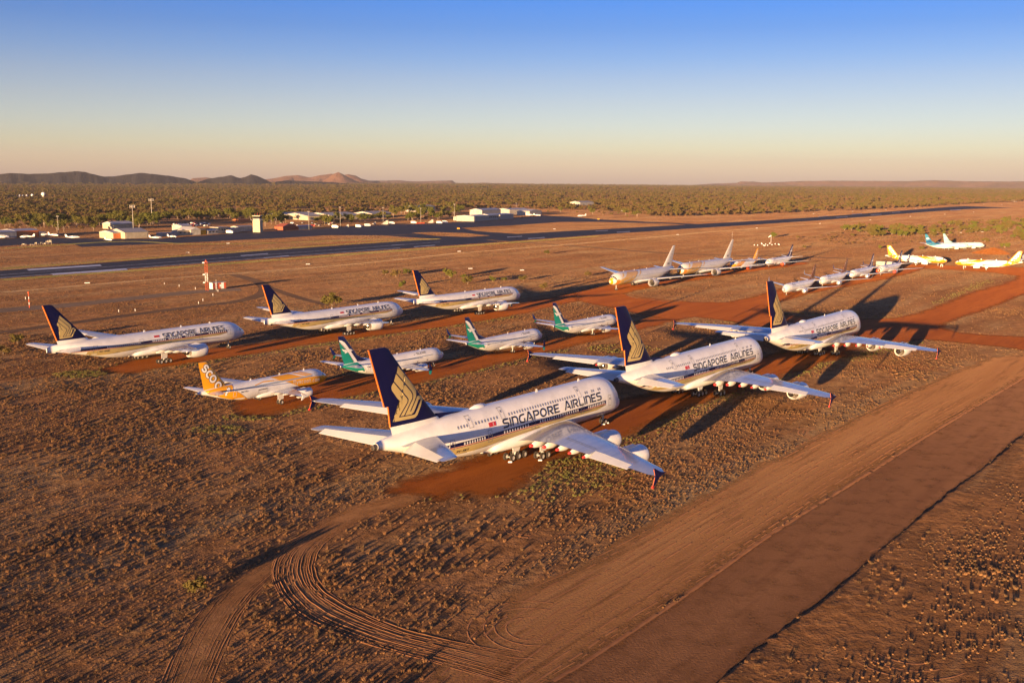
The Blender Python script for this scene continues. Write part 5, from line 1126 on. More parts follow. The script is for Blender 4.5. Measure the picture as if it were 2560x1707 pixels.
def building(u, v, u2, v2, depth, h, wall, roof, rise, label, wins=0, doors=0, dmat='bgrey', dh=.85, overhang=.5, gable_front=False, name='building', group=None):
    a, ang, L = bmat(u, v, u2, v2); r = empty(name, (a.x, a.y, 0), ang); tag(r, label, 'building', group)
    MB().box(0, L, 0, depth, -.2, h).build('wall', M[wall], r)
    m = MB(); o = overhang
    if rise <= .05: m.box(-o, L + o, -o, depth + o, h + .005, h + .3)
    elif gable_front:
        m.add([(-o, -o, h), (L / 2, -o, h + rise), (L + o, -o, h), (-o, depth + o, h), (L / 2, depth + o, h + rise), (L + o, depth + o, h)], [(0, 2, 1), (3, 4, 5), (0, 1, 4, 3), (1, 2, 5, 4), (0, 3, 5, 2)])
    else:
        m.add([(-o, -o, h), (L + o, -o, h), (L + o, depth / 2, h + rise), (-o, depth / 2, h + rise), (-o, depth + o, h), (L + o, depth + o, h)], [(0, 1, 2, 3), (3, 2, 5, 4), (0, 3, 4), (1, 5, 2), (0, 4, 5, 1)])
    m.build('roof', M[roof], r)
    for k in range(doors):
        w = L * .92 / doors; x = L * .04 + k * w; MB().box(x + .15, x + w - .15, -.12, -.005, 0, h * dh).build('door', M[dmat], r)
    for k in range(wins):
        w = L / wins; x = k * w + w * .25; f = MB().box(x, x + w * .5, -.08, -.004, h * .45, h * .78).build('window', M['bgrey'], r); MB().box(x + .1, x + w * .5 - .1, -.12, -.084, h * .48, h * .75).build('pane', M['glass'], f)
    return r
building(-30, 598, 42, 594.5, 26, 5.2, 'bwhite', 'broof', 1.2, 'long low white hangar cut by the left edge')
building(40, 594, 98, 591.5, 24, 5.6, 'borange', 'broof', 1.2, 'hangar with orange sliding doors and pale roof near the left edge', doors=4, dmat='borange')
building(99, 591.5, 115, 590.7, 8, 3.4, 'bcream', 'broof', 0, 'small cream annex right of the orange hangar')
building(283, 597, 312, 595.8, 22, 5.0, 'bcream', 'broof', 1.6, 'cream shed end with a doorway left of the grey-doored hangar', doors=2, dmat='borange')
building(313, 597, 371, 594.5, 24, 5.2, 'bcream', 'bgrey', 3.0, 'low hangar with cream sliding doors behind the apron light aircraft', doors=4, dmat='bcream')
building(284, 573, 335, 571, 18, 5.0, 'bcream', 'broof', 2.4, 'beige round-roofed shed behind the cream-doored hangar', gable_front=False)
building(300, 584, 352, 582, 10, 3.6, 'bwhite', 'broof', .6, 'white flat building between beige shed and low hangar')
building(400, 591.5, 444, 589.8, 6, 2.8, 'bgrey', 'broof', 0, 'open carport with thin posts on the apron edge')
building(446, 589, 478, 587.6, 10, 4.0, 'bcream', 'bcream', 0, 'cream box building left of the white gabled shed', wins=3)
building(478, 588, 502, 587, 20, 4.6, 'bwhite', 'broof', 2.4, 'white gabled shed right of the cream box building', gable_front=True)
building(455, 577, 480, 576, 16, 4.6, 'bwhite', 'broof', 1.6, 'pale roofed shed behind the cream box building')
building(502, 586.5, 516, 585.9, 5, 4.2, 'yellow', 'yellow', 0, 'small bright yellow container building', wins=0)
building(520, 586, 546, 584.6, 9, 3.4, 'bwhite', 'broof', .8, 'small pinkish building with a dark porch', wins=3)
building(546, 584, 571, 582.5, 10, 5.5, 'bcream', 'bwhite', 0, 'two-level cream office beside the pink porch building', wins=4)
building(571, 582, 598, 580.5, 14, 3.6, 'bgrey', 'bgrey', .8, 'dark open-fronted shed left of the long white wall')
building(596, 579.5, 633, 577.5, 10, 4.6, 'bwhite', 'bgrey', 1.0, 'long white low shed left of the control tower')
building(596, 556.5, 625, 555, 8, 3.4, 'borange', 'borange', .5, 'orange roofed shelter behind the long white shed')
building(712, 576, 745, 574.3, 14, 3.4, 'bred', 'bred', 3.0, 'red tiled gabled building with white gable end', gable_front=True)
building(745, 574.5, 782, 572.5, 12, 3.4, 'bred', 'broof', .6, 'brick veranda building right of the red tiled gable', doors=5, dmat='bwhite')
for (u, v, u2, v2, dp, h, rs, lab) in ((722, 549, 790, 547, 40, 5.5, 3.0, 'long white terminal roof, leftmost section'), (770, 551, 838, 549, 46, 5.5, 3.2, 'long white terminal roof, second section from the left'), (832, 550.5, 900, 548, 50, 5.5, 3.4, 'long white terminal roof, third section from the left'), (930, 545, 978, 543, 30, 5.5, 3, 'white terminal roof, separate right section')):
    building(u, v, u2, v2, dp, h, 'bcream', 'bwhite', rs, lab, overhang=2.5)
building(1040, 530, 1088, 528, 20, 8, 'bwhite', 'bwhite', 2.2, 'white tall shed among the trees right of the terminal')
building(1158, 552, 1185, 550.8, 16, 4.5, 'bwhite', 'broof', 1.4, 'white shed left of the grey-doored hangar')
building(1185, 554, 1222, 551.5, 26, 6.6, 'bgrey', 'broof', 1.0, 'grey-doored hangar, left of the white two-storey office', doors=5)
building(1222, 551, 1250, 549.3, 14, 6.6, 'bwhite', 'broof', 1.6, 'white two-storey office between two grey-doored hangars', wins=6)
building(1250, 549.5, 1284, 547, 24, 6.6, 'bgrey', 'broof', 1.0, 'grey-doored hangar, right of the white two-storey office', doors=4)
building(1205, 545, 1252, 542.5, 20, 10.5, 'bwhite', 'broof', 2.2, 'larger pale roof behind the white two-storey office')
building(1274, 537, 1324, 535.5, 26, 7.5, 'bwhite', 'broof', 2.0, 'long white hangar with cream roof, farthest along the apron')
building(1324, 539, 1354, 537.5, 22, 6.5, 'bwhite', 'broof', 2.4, 'grey-fronted gabled hangar joined to the long white hangar', doors=2, gable_front=True)
building(1450, 519, 1484, 518, 24, 10, 'bwhite', 'bwhite', 2.5, 'white sunlit shed alone in the scrub')
building(1868, 510.5, 1876, 510.3, 12, 4, 'bwhite', 'bwhite', 1, 'tiny white house in the scrub beyond the runway')
building(1885, 511, 1893, 510.8, 10, 3, 'bwhite', 'bgrey', 0, 'second tiny building in the scrub beyond the runway')
building(2536, 505, 2543, 504.8, 10, 5, 'bwhite', 'bwhite', 0, 'tiny white block at the far right end of the runway')
# control tower
a = PX(645, 580.5); t = empty('control_tower', (a[0], a[1], 0), RAD(-8)); tag(t, 'square cream control tower with dark glazed cab beside the apron', 'control tower')
for k, (z0, z1) in enumerate(((0, 3.6), (3.85, 7.4), (7.65, 11.2))):
    MB().box(-3.6, 3.6, -3.6, 3.6, z0, z1).build('tower_storey', M['bcream'], t)
    MB().box(-3.45, 3.45, -3.45, 3.45, z1, z1 + .25).build('floor_joint', M['bgrey'], t)
MB().box(-3.2, 3.2, -3.2, 3.2, 11.45, 13.0).build('tower_neck', M['bwhite'], t)
g = MB().box(-4.9, 4.9, -4.9, 4.9, 11.45, 11.65).build('balcony', M['bgrey'], t)
m = MB()
for s in (-4.85, 4.85):
    m.tube((s, -4.85, 12.6), (s, 4.85, 12.6), .05, n=5); m.tube((-4.85, s, 12.6), (4.85, s, 12.6), .05, n=5)
    for q in (-4.85, -2.4, 0, 2.4, 4.85): m.tube((s, q, 11.65), (s, q, 12.6), .05, n=5); m.tube((q, s, 11.65), (q, s, 12.6), .05, n=5)
m.build('railing', M['bwhite'], g)
m = MB(); m.add([(-2.9, -2.9, 13.0), (2.9, -2.9, 13.0), (2.9, 2.9, 13.0), (-2.9, 2.9, 13.0), (-3.5, -3.5, 15.2), (3.5, -3.5, 15.2), (3.5, 3.5, 15.2), (-3.5, 3.5, 15.2)], [(0, 1, 5, 4), (1, 2, 6, 5), (2, 3, 7, 6), (3, 0, 4, 7)]); m.build('cab_glazing', M['glass'], t)
MB().box(-3.9, 3.9, -3.9, 3.9, 15.2, 16.0).build('cab_roof', M['bcream'], t)
m = MB()
for x, y, h in ((-2, -2, 1.6), (0, 0, 2.6), (2, 1, 1.8), (1, -2.5, 1.3), (-1, 2.5, 1.5)): m.tube((x, y, 16), (x, y, 16 + h), .08, n=5)
m.build('roof_aerials', M['cover'], t)
# masts
def mast(u, v, vt, r, label, kind='lamp', arm=1.6):
    x, y = PX(u, v); d = math.hypot(x, y)
    h = CAMH - (CAMH / d) * 0 - 0
    # height from the pixel of its top
    tz = dirAt(u, vt, d)[2]; o = empty('light_mast' if kind == 'lamp' else 'antenna_mast', (x, y, 0)); tag(o, label, 'light mast' if kind == 'lamp' else 'antenna mast', 'apron light masts' if kind == 'lamp' else None)
    MB().tube((0, 0, 0), (0, 0, tz), r, r * .6, 8).build('pole', M['bwhite'], o, True)
    if kind == 'lamp': m = MB(); m.box(-arm, arm, -.2, .2, tz, tz + .25); m.box(-arm, -arm + .9, -.35, .35, tz - .2, tz - .01); m.box(arm - .9, arm, -.35, .35, tz - .2, tz - .01); m.build('lamp_head', M['bwhite'], o)
    else:
        m = MB(); m.box(-arm, arm, -.12, .12, tz - 1.4, tz - 1.2); m.box(-.12, .12, -arm, arm, tz - 1.19, tz - 1.0)
        for q in ((-arm, 0), (arm, 0), (0, -arm), (0, arm), (arm * .5, 0)): m.box(q[0] - .2, q[0] + .2, q[1] - .2, q[1] + .2, tz - 2.2, tz + .6)
        m.build('antenna_panels', M['bwhite'], o)
    return o
mast(333.5, 574, 514, .35, 'white antenna mast with short crossarms, left of the taller one', 'ant', 2.2); mast(380.5, 559, 498, .4, 'taller white antenna mast with panel ring above the trees', 'ant', 2.4)
for u, v, vt, lab in ((146.5, 588.5, 541, 'apron light mast right of the orange hangar'), (772.5, 574, 529, 'apron light mast in front of the red tiled gable'), (851, 566, 518.5, 'apron light mast in front of the white terminal roof'), (958, 556, 519, 'apron light mast right of the long terminal roof'), (1052, 557, 521, 'apron light mast below the white tall shed'), (1136, 553, 511, 'apron light mast left of the white sheds'), (1290.5, 522, 508, 'small mast behind the farthest hangar')): mast(u, v, vt, .22, lab, 'lamp', 1.2)
def pole(u, v, h, r, label, mt, name='marker_pole', cat='pole', group=None, bands=False):
    x, y = PX(u, v); m = MB()
    if bands:
        for k in range(5): m.tube((0, 0, h * k / 5 + .001 * k), (0, 0, h * (k + 1) / 5), r, r, 8, k % 2)
        m.lathe([(0, .02), (.15, r * 2.6), (.35, r * 3), (.55, r * 2.4), (.7, .02)], 'z', (0, 0, h), 10, 0)
        o = m.build(name, [M['cover'], M['white']], None, True)
    else: m.tube((0, 0, 0), (0, 0, h), r, r, 8); o = m.build(name, mt)
    o.location = (x, y, 0); tag(o, label, cat, group); return o
pole(73.7, 769.5, 5.6, .13, 'thin red and white banded pole with a ball top at the left', None, 'marker_pole', 'pole', None, True)
for u, v in ((411, 711.5), (448, 716.5), (488.5, 723), (532.5, 739), (507.5, 752.5), (496.5, 759.5), (338, 778), (297, 780), (545, 729), (64, 748)): pole(u, v, .95, .11, 'small white marker post in the dry grass left of the hut and mast', M['white'], 'marker_post', 'post', 'white marker posts near the hut')
pole(1829.8, 606, 9, .03, 'very thin white pole behind the gold-sashed airliner tail', M['white'], 'thin_pole')
# red and white lattice mast and hut
x, y = PX(517.5, 726.5); lm = empty('lattice_mast', (x, y, 0), RAD(10)); tag(lm, 'red and white lattice mast with three white lamp boxes', 'lattice mast')
H_ = 14.2; secs = [(0, 4.0, 'mastred'), (4.0, 8.1, 'white'), (8.1, H_ - 1.0, 'mastred')]
for z0, z1, mk in secs:
    m = MB(); w = .52
    for sx in (-w, w):
        for sy in (-w, w): m.tube((sx, sy, z0), (sx, sy, z1), .05, n=5)
    k = 0; z = z0
    while z < z1 - .3:
        zz = min(z + .8, z1); s = 1 if k % 2 else -1
        for (p, q) in (((-w * s, -w), (w * s, -w)), ((-w * s, w), (w * s, w)), ((-w, w * s), (-w, -w * s)), ((w, w * s), (w, -w * s))): m.tube((*p, z), (*q, zz), .028, n=4); m.tube((*p, zz), (*q, zz), .025, n=4)
        z = zz; k += 1
    m.build('lattice_section', M[mk], lm)
MB().box(-.75, .75, -.75, .75, H_ - 1.0, H_ - .85).build('mast_platform', M['mastred'], lm); MB().lathe([(0, .3), (.5, .3), (.8, .02)], 'z', (0, 0, H_ - .84), 10).build('beacon', M['mastred'], lm)
for z in (H_ - 1.6, 7.2, 3.55): MB().box(-1.5, -.6, -.75, -.35, z, z + .45).build('lamp_box', M['white'], lm)
a, ang, L = bmat(532.5, 724.5, 565.5, 722); hut = empty('equipment_hut', (a.x, a.y, 0), ang); tag(hut, 'red and white chequered equipment hut beside the lattice mast', 'hut')
MB().box(0, L, 0, 3.2, .25, 3.1).build('wall', M['white'], hut); MB().box(-.15, L + .15, -.15, 3.35, 3.1, 3.25).build('roof', M['bwhite'], hut)
m = MB(); w = L / 6
for k in range(6):
    if k in (0, 2, 5): m.box(k * w, (k + 1) * w, -.03, -.003, .25, 3.08)
m.box(3 * w, 3.7 * w, -.03, -.003, .25, 1.2); m.box(3 * w, 3.7 * w, -.03, -.003, 2.3, 3.08); m.build('red_squares', M['mastred'], hut)
MB().box(1.1 * w, 1.9 * w, -.05, -.004, .3, 2.8).build('door', M['bwhite'], hut); MB().box(3.15 * w, 3.55 * w, -.06, -.034, .5, 1.0).build('air_unit', M['bgrey'], hut)
m = MB()
for q in (.3, L / 2, L - .3): m.box(q - .1, q + .1, .3, .5, 0, .25); m.box(q - .1, q + .1, 2.7, 2.9, 0, .25)
m.build('stilts', M['bgrey'], hut)
pole(541, 727, 5.2, .05, 'thin whip pole in front of the chequered hut', M['white'], 'whip_aerial', 'aerial')
# windsock and its ring
x, y = PX(1927, 610); ws = empty('windsock', (x, y, 0)); tag(ws, 'white windsock on a pole in the ring of markers', 'windsock')
MB().tube((0, 0, 0), (0, 0, 7.4), .13, .1, 7).build('pole', M['white'], ws, True); MB().lathe([(0, .45), (-2.6, .28)], 'x', (-.2, 0, 0), 10).build('sock', M['white'], ws, True, loc=(0, 0, 7.2)).rotation_euler = (0, RAD(-35), 0)
for k, (u, v) in enumerate(((1886, 613.5), (1894, 614), (1905, 611), (1909, 613.8), (1914, 611.5), (1919, 614), (1924, 609.5), (1930, 612.6), (1938, 610.8), (1946, 611.2), (1948, 612.6), (1904, 609.2), (1912, 615))):
    x, y = PX(u, v); m = MB().lathe([(0, .62), (.1, .62), (.85, .1), (.86, .01)], 'z', (0, 0, 0), 10); o = m.build('cone_marker', M['white'], None, True, angle=40); o.location = (x, y, 0); tag(o, 'white cone in the marker ring around the windsock', 'marker cone', 'white cones around the windsock')
for u, v in ((469, 632), (570, 609), (218, 708), (770, 661), (1148, 629), (1386, 573), (1694, 587), (1892, 570.6), (2050, 559), (2176, 550), (2276, 541.5), (2362, 536), (2434, 530.5), (2132, 528.6), (2215, 524.4), (2290, 521), (2460, 511.5), (2505, 512.5), (2034, 534.6), (1176, 672), (1305, 676), (2456, 580), (2440, 578), (2402, 582), (2368, 588), (2472, 575), (2496, 571)):
    x, y = PX(u, v); o = MB().box(-1.2, 1.2, -.3, .3, 0, .35).build('runway_marker', M['white']); o.location = (x, y, 0); o.rotation_euler = (0, 0, RAD(25)); tag(o, 'low white board marker lying in the dry grass beside the runway', 'marker board', 'white marker boards along the runway')
# container and trucks
def container(u, v, u2, v2, h, dp, label, mt='bwhite', name='shipping_container'):
    a, ang, L = bmat(u, v, u2, v2); r = empty(name, (a.x, a.y, 0), ang); tag(r, label, 'container'); MB().box(0, L, 0, dp, .1, h).build('wall', M[mt], r)
    m = MB(); k = int(L / .6)
    for i in range(k): m.box(i * L / k + .05, i * L / k + .2, -.04, -.002, .2, h - .15)
    m.build('ribs', M[mt], r); MB().box(-.04, L + .04, -.04, dp + .04, h + .002, h + .08).build('roof', M[mt], r)
container(2190, 666.5, 2229, 667.5, 3.2, 3, 'long white container behind the airliner with orange covers')
# light aircraft
def light_plane(u, v, hd, sc, label, twin=False, fin='white'):
    x, y = PX(u, v); r = empty('light_aircraft', (x, y, 0), RAD(hd)); r.scale = (sc,) * 3; tag(r, label, 'light aircraft', 'light aircraft on the apron')
    F = Fus([(0, 1.15, .95, .05, 1.05), (.7, 1.5, .62, .42, 1.05), (2.2, 2.1, .5, .62, 1.1), (4.2, 2.15, .5, .65, 1.15), (6.5, 1.75, .75, .4, 1.25), (9.2, 1.5, 1.15, .08, 1.3)])
    F.mesh(M['white'], r, 14, 20); mb = Fin([(1.4, 7.6, 9.3, .08), (3.1, 8.7, 9.6, .08)]).mesh(M[fin], r)
    for s in (1, -1):
        wing(r, [(.3, 2.9, 1.7, .85, .12), (5.6, 3.3, 1.1, 1.15, .1)], s, None); wing(r, [(.1, 8.2, 1.1, 1.4, .09), (1.9, 8.5, .8, 1.45, .08)], s, None, name='tailplane', matk='white')
        if twin: engine(r, 2.0, s * 1.9, .95, .34, 1.6, .95, 3.3, lod=1)
        mb = MB(); mb.tube((3.6, s * .9, .2), (3.6, s * .7, .8), .05, n=5); mb.lathe([(-.09, .05), (-.09, .22), (.09, .22), (.09, .05)], 'y', (3.6, s * .95, .22), 10, 1); mb.build('wheel', [M['gear'], M['tyre']], r)
    decal('cabin_window', [[(1.7, 1.55), (1.9, 1.9), (4.3, 1.95), (4.7, 1.6)]], F.side, M['glass'], r, 1, .02, both=True)
for u, v, hd, sc, tw, lab in ((24, 597, 200, 1.5, True, 'larger white twin in front of the long hangar at left'), (50, 596, 20, 1.2, True, 'white light aircraft in front of the orange doors'), (122, 591, 200, 1.35, True, 'white twin with raised tail just right of the orange hangar'), (146, 592, 160, 1.2, False, 'white light aircraft under the first apron light mast'), (200, 596.8, 200, 1.2, False, 'white light aircraft alone on the dark apron'), (280, 603, 150, .95, False, 'small white light aircraft before the cream hangar'), (405, 597.5, 200, 1.1, True, 'white light aircraft before the carport, left one'), (441, 595.2, 160, 1.0, False, 'white light aircraft before the carport, right one'), (1444, 542.5, 25, 1.5, True, 'white aircraft alone at the far end of the apron'), (1335, 540, 200, 1.4, True, 'white aircraft before the grey gabled hangar'), (1352, 540.6, 160, 1.2, True, 'low white aircraft at the right corner of the grey gabled hangar')): light_plane(u, v, hd, sc, lab, tw)
# cars and apron vehicles
def car_proto(c, name='parked_car', truck=False):
    r = empty(name); m = MB()
    P = [(-2.2, .35), (2.2, .35), (2.25, .8), (1.3, .95), (.7, 1.45), (-1.2, 1.5), (-1.9, 1.0), (-2.25, .9)] if not truck else [(-3.4, .5), (3.4, .5), (3.4, 1.6), (3.0, 2.4), (1.8, 2.5), (1.7, 2.9), (-3.4, 2.9)]
    k = len(P); w = .88 if not truck else 1.15; m.add([(x, -w, z) for x, z in P] + [(x, w, z) for x, z in P], [tuple(range(k)), tuple(range(2 * k - 1, k - 1, -1))] + [(i, k + i, k + (i + 1) % k, (i + 1) % k) for i in range(k)]); m.build('body', M[c], r)
    g = MB(); G = [(-1.15, 1.0), (1.1, .98), (.65, 1.38), (-1.1, 1.42)] if not truck else [(2.0, 1.7), (3.2, 1.7), (2.95, 2.3), (2.0, 2.35)]
    g.add([(x, -w - .01, z) for x, z in G], [(0, 1, 2, 3)]); g.add([(x, w + .01, z) for x, z in G], [(3, 2, 1, 0)]); g.build('side_window', M['glass'], r)
    for x in ((-1.35, 1.4) if not truck else (-2.3, 2.3)):
        for s in (-1, 1): MB().lathe([(-.11, .05), (-.11, .33), (.11, .33), (.11, .05)], 'y', (x, s * (w - .05), .33), 10).build('wheel', M['tyre'], r)
    return r
cp = [car_proto(c) for c in ('white', 'winup', 'bgrey', 'red')]; CK = [kids(c) for c in cp]; rc = random.Random(3); used = set()
for k in range(58):
    i = rc.choice([0, 0, 0, 1, 2, 2, 3]); u = rc.choice([rc.uniform(432, 526), rc.uniform(690, 850), rc.uniform(440, 520)]); v = rc.choice([559, 562, 565.5]) + rc.uniform(-.3, .3)
    if i not in used: o = cp[i]; used.add(i)
    else:
        o = cp[i].copy(); COL.objects.link(o)
        for c in CK[i]: q = c.copy(); COL.objects.link(q); q.parent = o
    x, y = PX(u, v); o.location = (x, y, 0); o.rotation_euler = (0, 0, RAD(rc.choice([80, 82, 260]) + rc.uniform(-3, 3)))
    tag(o, ('white', 'light grey', 'dark grey', 'red')[i] + ' car in the car park behind the apron buildings', 'car', 'cars in the car park')
tp = car_proto('white', 'apron_truck', True); TK = kids(tp); first = True
for u, v, lab in ((897, 568.5, 'white truck on the apron below the dark trees'), (919, 566, 'grey service truck right of the white apron truck'), (838, 570, 'low white apron vehicle left of the boarding stairs'), (979, 560.5, 'white service truck between two sets of stairs'), (1034, 559, 'white vehicle left of the red barrier'), (575, 583.5, 'white vehicle in front of the dark open shed'), (1112, 558, 'pale vehicle near the right apron edge'), (1098, 559, 'vehicle right of the tallest white stairs')):
    if first: o = tp; first = False
    else:
        o = tp.copy(); COL.objects.link(o)
        for c in TK: q = c.copy(); COL.objects.link(q); q.parent = o
    x, y = PX(u, v); o.location = (x, y, 0); o.rotation_euler = (0, 0, RAD(rc.uniform(-30, 30))); tag(o, lab, 'truck')
for u, v, sc, lab in ((868, 568.5, .75, 'mobile boarding stairs, leftmost on the apron'), (936, 562, .8, 'small boarding stairs left of the largest stairs'), (964, 562.5, 1.25, 'largest white boarding stairs on the apron'), (1078, 558.5, 1.1, 'white boarding stairs behind the red barrier')):
    x, y = PX(u, v); r = empty('boarding_stairs', (x, y, 0), RAD(8)); r.scale = (sc,) * 3; tag(r, lab, 'boarding stairs')
    m = MB(); P = [(-3.6, .5), (2.2, .5), (2.2, 4.2), (.8, 4.2), (-3.6, .9)]; k = 5; m.add([(a_, -.9, b_) for a_, b_ in P] + [(a_, .9, b_) for a_, b_ in P], [tuple(range(k)), tuple(range(2 * k - 1, k - 1, -1))] + [(i, k + i, k + (i + 1) % k, (i + 1) % k) for i in range(k)]); m.build('stair_flight', M['bwhite'], r)
    for a_ in (-2.6, 1.5): MB().lathe([(-1.0, .05), (-1.0, .4), (1.0, .4), (1.0, .05)], 'y', (a_, 0, .4), 10).build('wheel', M['tyre'], r)
a, ang, L = bmat(1041, 559.5, 1062, 558.8); o = MB().box(0, L, 0, .6, 0, 1.1).build('barrier', M['cover']); o.location = (a.x, a.y, 0); o.rotation_euler = (0, 0, ang); tag(o, 'long low red barrier on the apron edge', 'barrier')
for u, v, lab in ((1146, 573, 'small yellow direction sign board by the taxiway'), (1496, 549.3, 'yellow direction sign board at the far taxiway')):
    x, y = PX(u, v); o = empty('taxiway_sign', (x, y, 0)); tag(o, lab, 'sign'); MB().box(-1.4, 1.4, -.15, .15, .3, 1.2).build('sign_panel', M['yellow'], o); MB().box(-1.2, -1.0, -.05, .05, 0, .298).build('leg', M['bgrey'], o); MB().box(1.0, 1.2, -.05, .05, 0, .298).build('leg', M['bgrey'], o)
# ground equipment by the left apron
for k, (u, v) in enumerate(((60, 614), (80, 614), (92, 612.5), (104, 611.5), (113, 612), (125, 611.5), (120, 609))):
    x, y = PX(u, v); o = empty('ground_equipment', (x, y, 0), k * .7); tag(o, 'pale frame trolley parked by the left end of the apron', 'trolley', 'trolleys by the left apron'); h = (1.5, 1.1, 2.0, 1.8, 1.4, 3.6, 2.2)[k]
    m = MB()
    for sx in (-1.2, 1.2):
        for sy in (-.8, .8): m.tube((sx, sy, 0), (sx, sy, h), .09, n=5)
    m.build('frame', M['bcream'], o); MB().box(-1.3, 1.3, -.9, .9, h * .55, h * .62).build('deck', M['bwhite'], o); MB().box(-.7, .5, -.5, .5, h * .62 + .002, h * .95).build('crate', M['bcream'], o)
for (u, v, lab) in ((2354, 667, 'white trestle under the nose of the yellow airliner facing right'), (2411, 669, 'white trestle under the nose of the yellow airliner facing left')):
    x, y = PX(u, v); o = empty('trestle', (x, y, 0), RAD(60)); tag(o, lab, 'trestle'); m = MB()
    for sx in (-1.8, 0, 1.8):
        for sy in (-.6, .6): m.tube((sx, sy, 0), (sx * .9, sy * .6, 1.5), .08, n=5)
    m.build('leg_frame', M['white'], o); MB().box(-2.0, 2.0, -.5, .5, 1.5, 1.68).build('top_beam', M['white'], o)
# white tanks in the scrub, radomes far left
for k in range(5):
    x, y = PX(1556 + k * 11.5, 529 - k * .35); o = MB().lathe([(-4.2, .02), (-4.1, 1.4), (-3.8, 1.9), (3.8, 1.9), (4.1, 1.4), (4.2, .02)], 'x', (0, 0, 2.3), 14).build('tank_shell', M['bwhite'], None, True, angle=40); e_ = empty('storage_tank', (x, y, 0)); o.parent = e_; MB().box(-2.8, -2.2, -1.3, 1.3, 0, .6).build('saddle', M['bgrey'], e_); MB().box(2.2, 2.8, -1.3, 1.3, 0, .6).build('saddle', M['bgrey'], e_); tag(e_, 'white horizontal tank in the row at the scrub edge', 'tank', 'row of white tanks')
for u, v, r_, lab in ((108.5, 493, 5, 'largest white radome in the far scrub at left'), (81, 494, 3.2, 'second white radome in the far scrub'), (67, 494, 2.2, 'white radome left of the second one'), (57.5, 494.5, 2, 'small white radome, third from the left'), (49.5, 494, 2.2, 'leftmost small white radome')):
    x, y = PX(u, v); e_ = empty('radome', (x, y, 0)); tag(e_, lab, 'radome'); MB().lathe([(0, r_ * .5), (4, r_ * .5)], 'z', (0, 0, 0), 14).build('base', M['bwhite'], e_); MB().lathe([(r_ * (1 - math.cos(RAD(q))), max(.02, r_ * math.sin(RAD(q)))) for q in range(20, 181, 16)], 'z', (0, 0, 2.5), 18).build('dome', M['white'], e_, True)
# chocks under the near wheels
def on_plane(X, Y, hd, lx, ly): a_ = RAD(hd); return (X - lx * math.cos(a_) + ly * math.sin(a_), Y - lx * math.sin(a_) - ly * math.cos(a_))
for lx, ly in ((5.75, .55), (4.25, .55), (40.9, 3.6), (36.4, 7.05)):
    x, y = on_plane(22.6, 210.2, 51.3, lx, ly); o = MB().add([(-.35, -.15, 0), (.35, -.15, 0), (.35, .15, 0), (-.35, .15, 0), (-.35, 0, .22), (.35, 0, .22)], [(0, 3, 2, 1), (0, 1, 5, 4), (2, 3, 4, 5), (1, 2, 5), (0, 4, 3)]).build('wheel_chock', M['white']); o.location = (x, y, .03); tag(o, 'white wheel chock on the red dirt under the nearest double-decker', 'chock', 'white wheel chocks')

# ------------------------------------------------------------------ trees by the buildings
def tree_area(poly, n, kinds, smin, smax, label, group, mind=2.0): shrub_area(poly, n, kinds, smin, smax, label, group, mind)
tree_area([(0, 575), (0, 560), (270, 556), (280, 575), (120, 583)], 46, ['gum', 'gum', 'mulga'], .8, 1.3, 'gum tree behind the orange-doored hangar and the empty lot', 'trees behind the left hangars')
tree_area([(270, 566), (280, 548), (430, 546), (430, 560), (370, 578)], 30, ['gum'], .9, 1.35, 'gum tree around the two antenna masts', 'trees around the antenna masts')
tree_area([(430, 552), (430, 544), (640, 540), (640, 556)], 44, ['gum', 'gum', 'mulga'], .9, 1.3, 'gum tree behind the car park left of the tower', 'trees behind the car park')
tree_area([(655, 572), (660, 545), (715, 543), (715, 565)], 14, ['gum'], .9, 1.35, 'gum tree just right of the control tower', 'trees right of the tower')
tree_area([(785, 566), (790, 555), (1000, 548), (1120, 540), (1130, 550), (960, 556)], 52, ['gum', 'gum', 'mulga'], .7, 1.15, 'tree between the terminal roof and the apron', 'trees before the terminal')
tree_area([(975, 545), (975, 528), (1110, 520), (1180, 528), (1150, 545)], 30, ['gum'], 1.0, 1.5, 'large gum tree around the white tall shed', 'trees around the tall shed')
tree_area([(1360, 530), (1400, 522), (1640, 530), (1680, 545), (1560, 543)], 30, ['mulga', 'gum', 'bush'], .7, 1.1, 'tree at the scrub edge near the white tanks', 'trees near the tanks')
for k, i in list(TP.items()):
    for j, p in enumerate(i):
        if (k, j) not in TUSED:
            for c in TKIDS[(k, j)]: bpy.data.objects.remove(c)
            bpy.data.objects.remove(p)

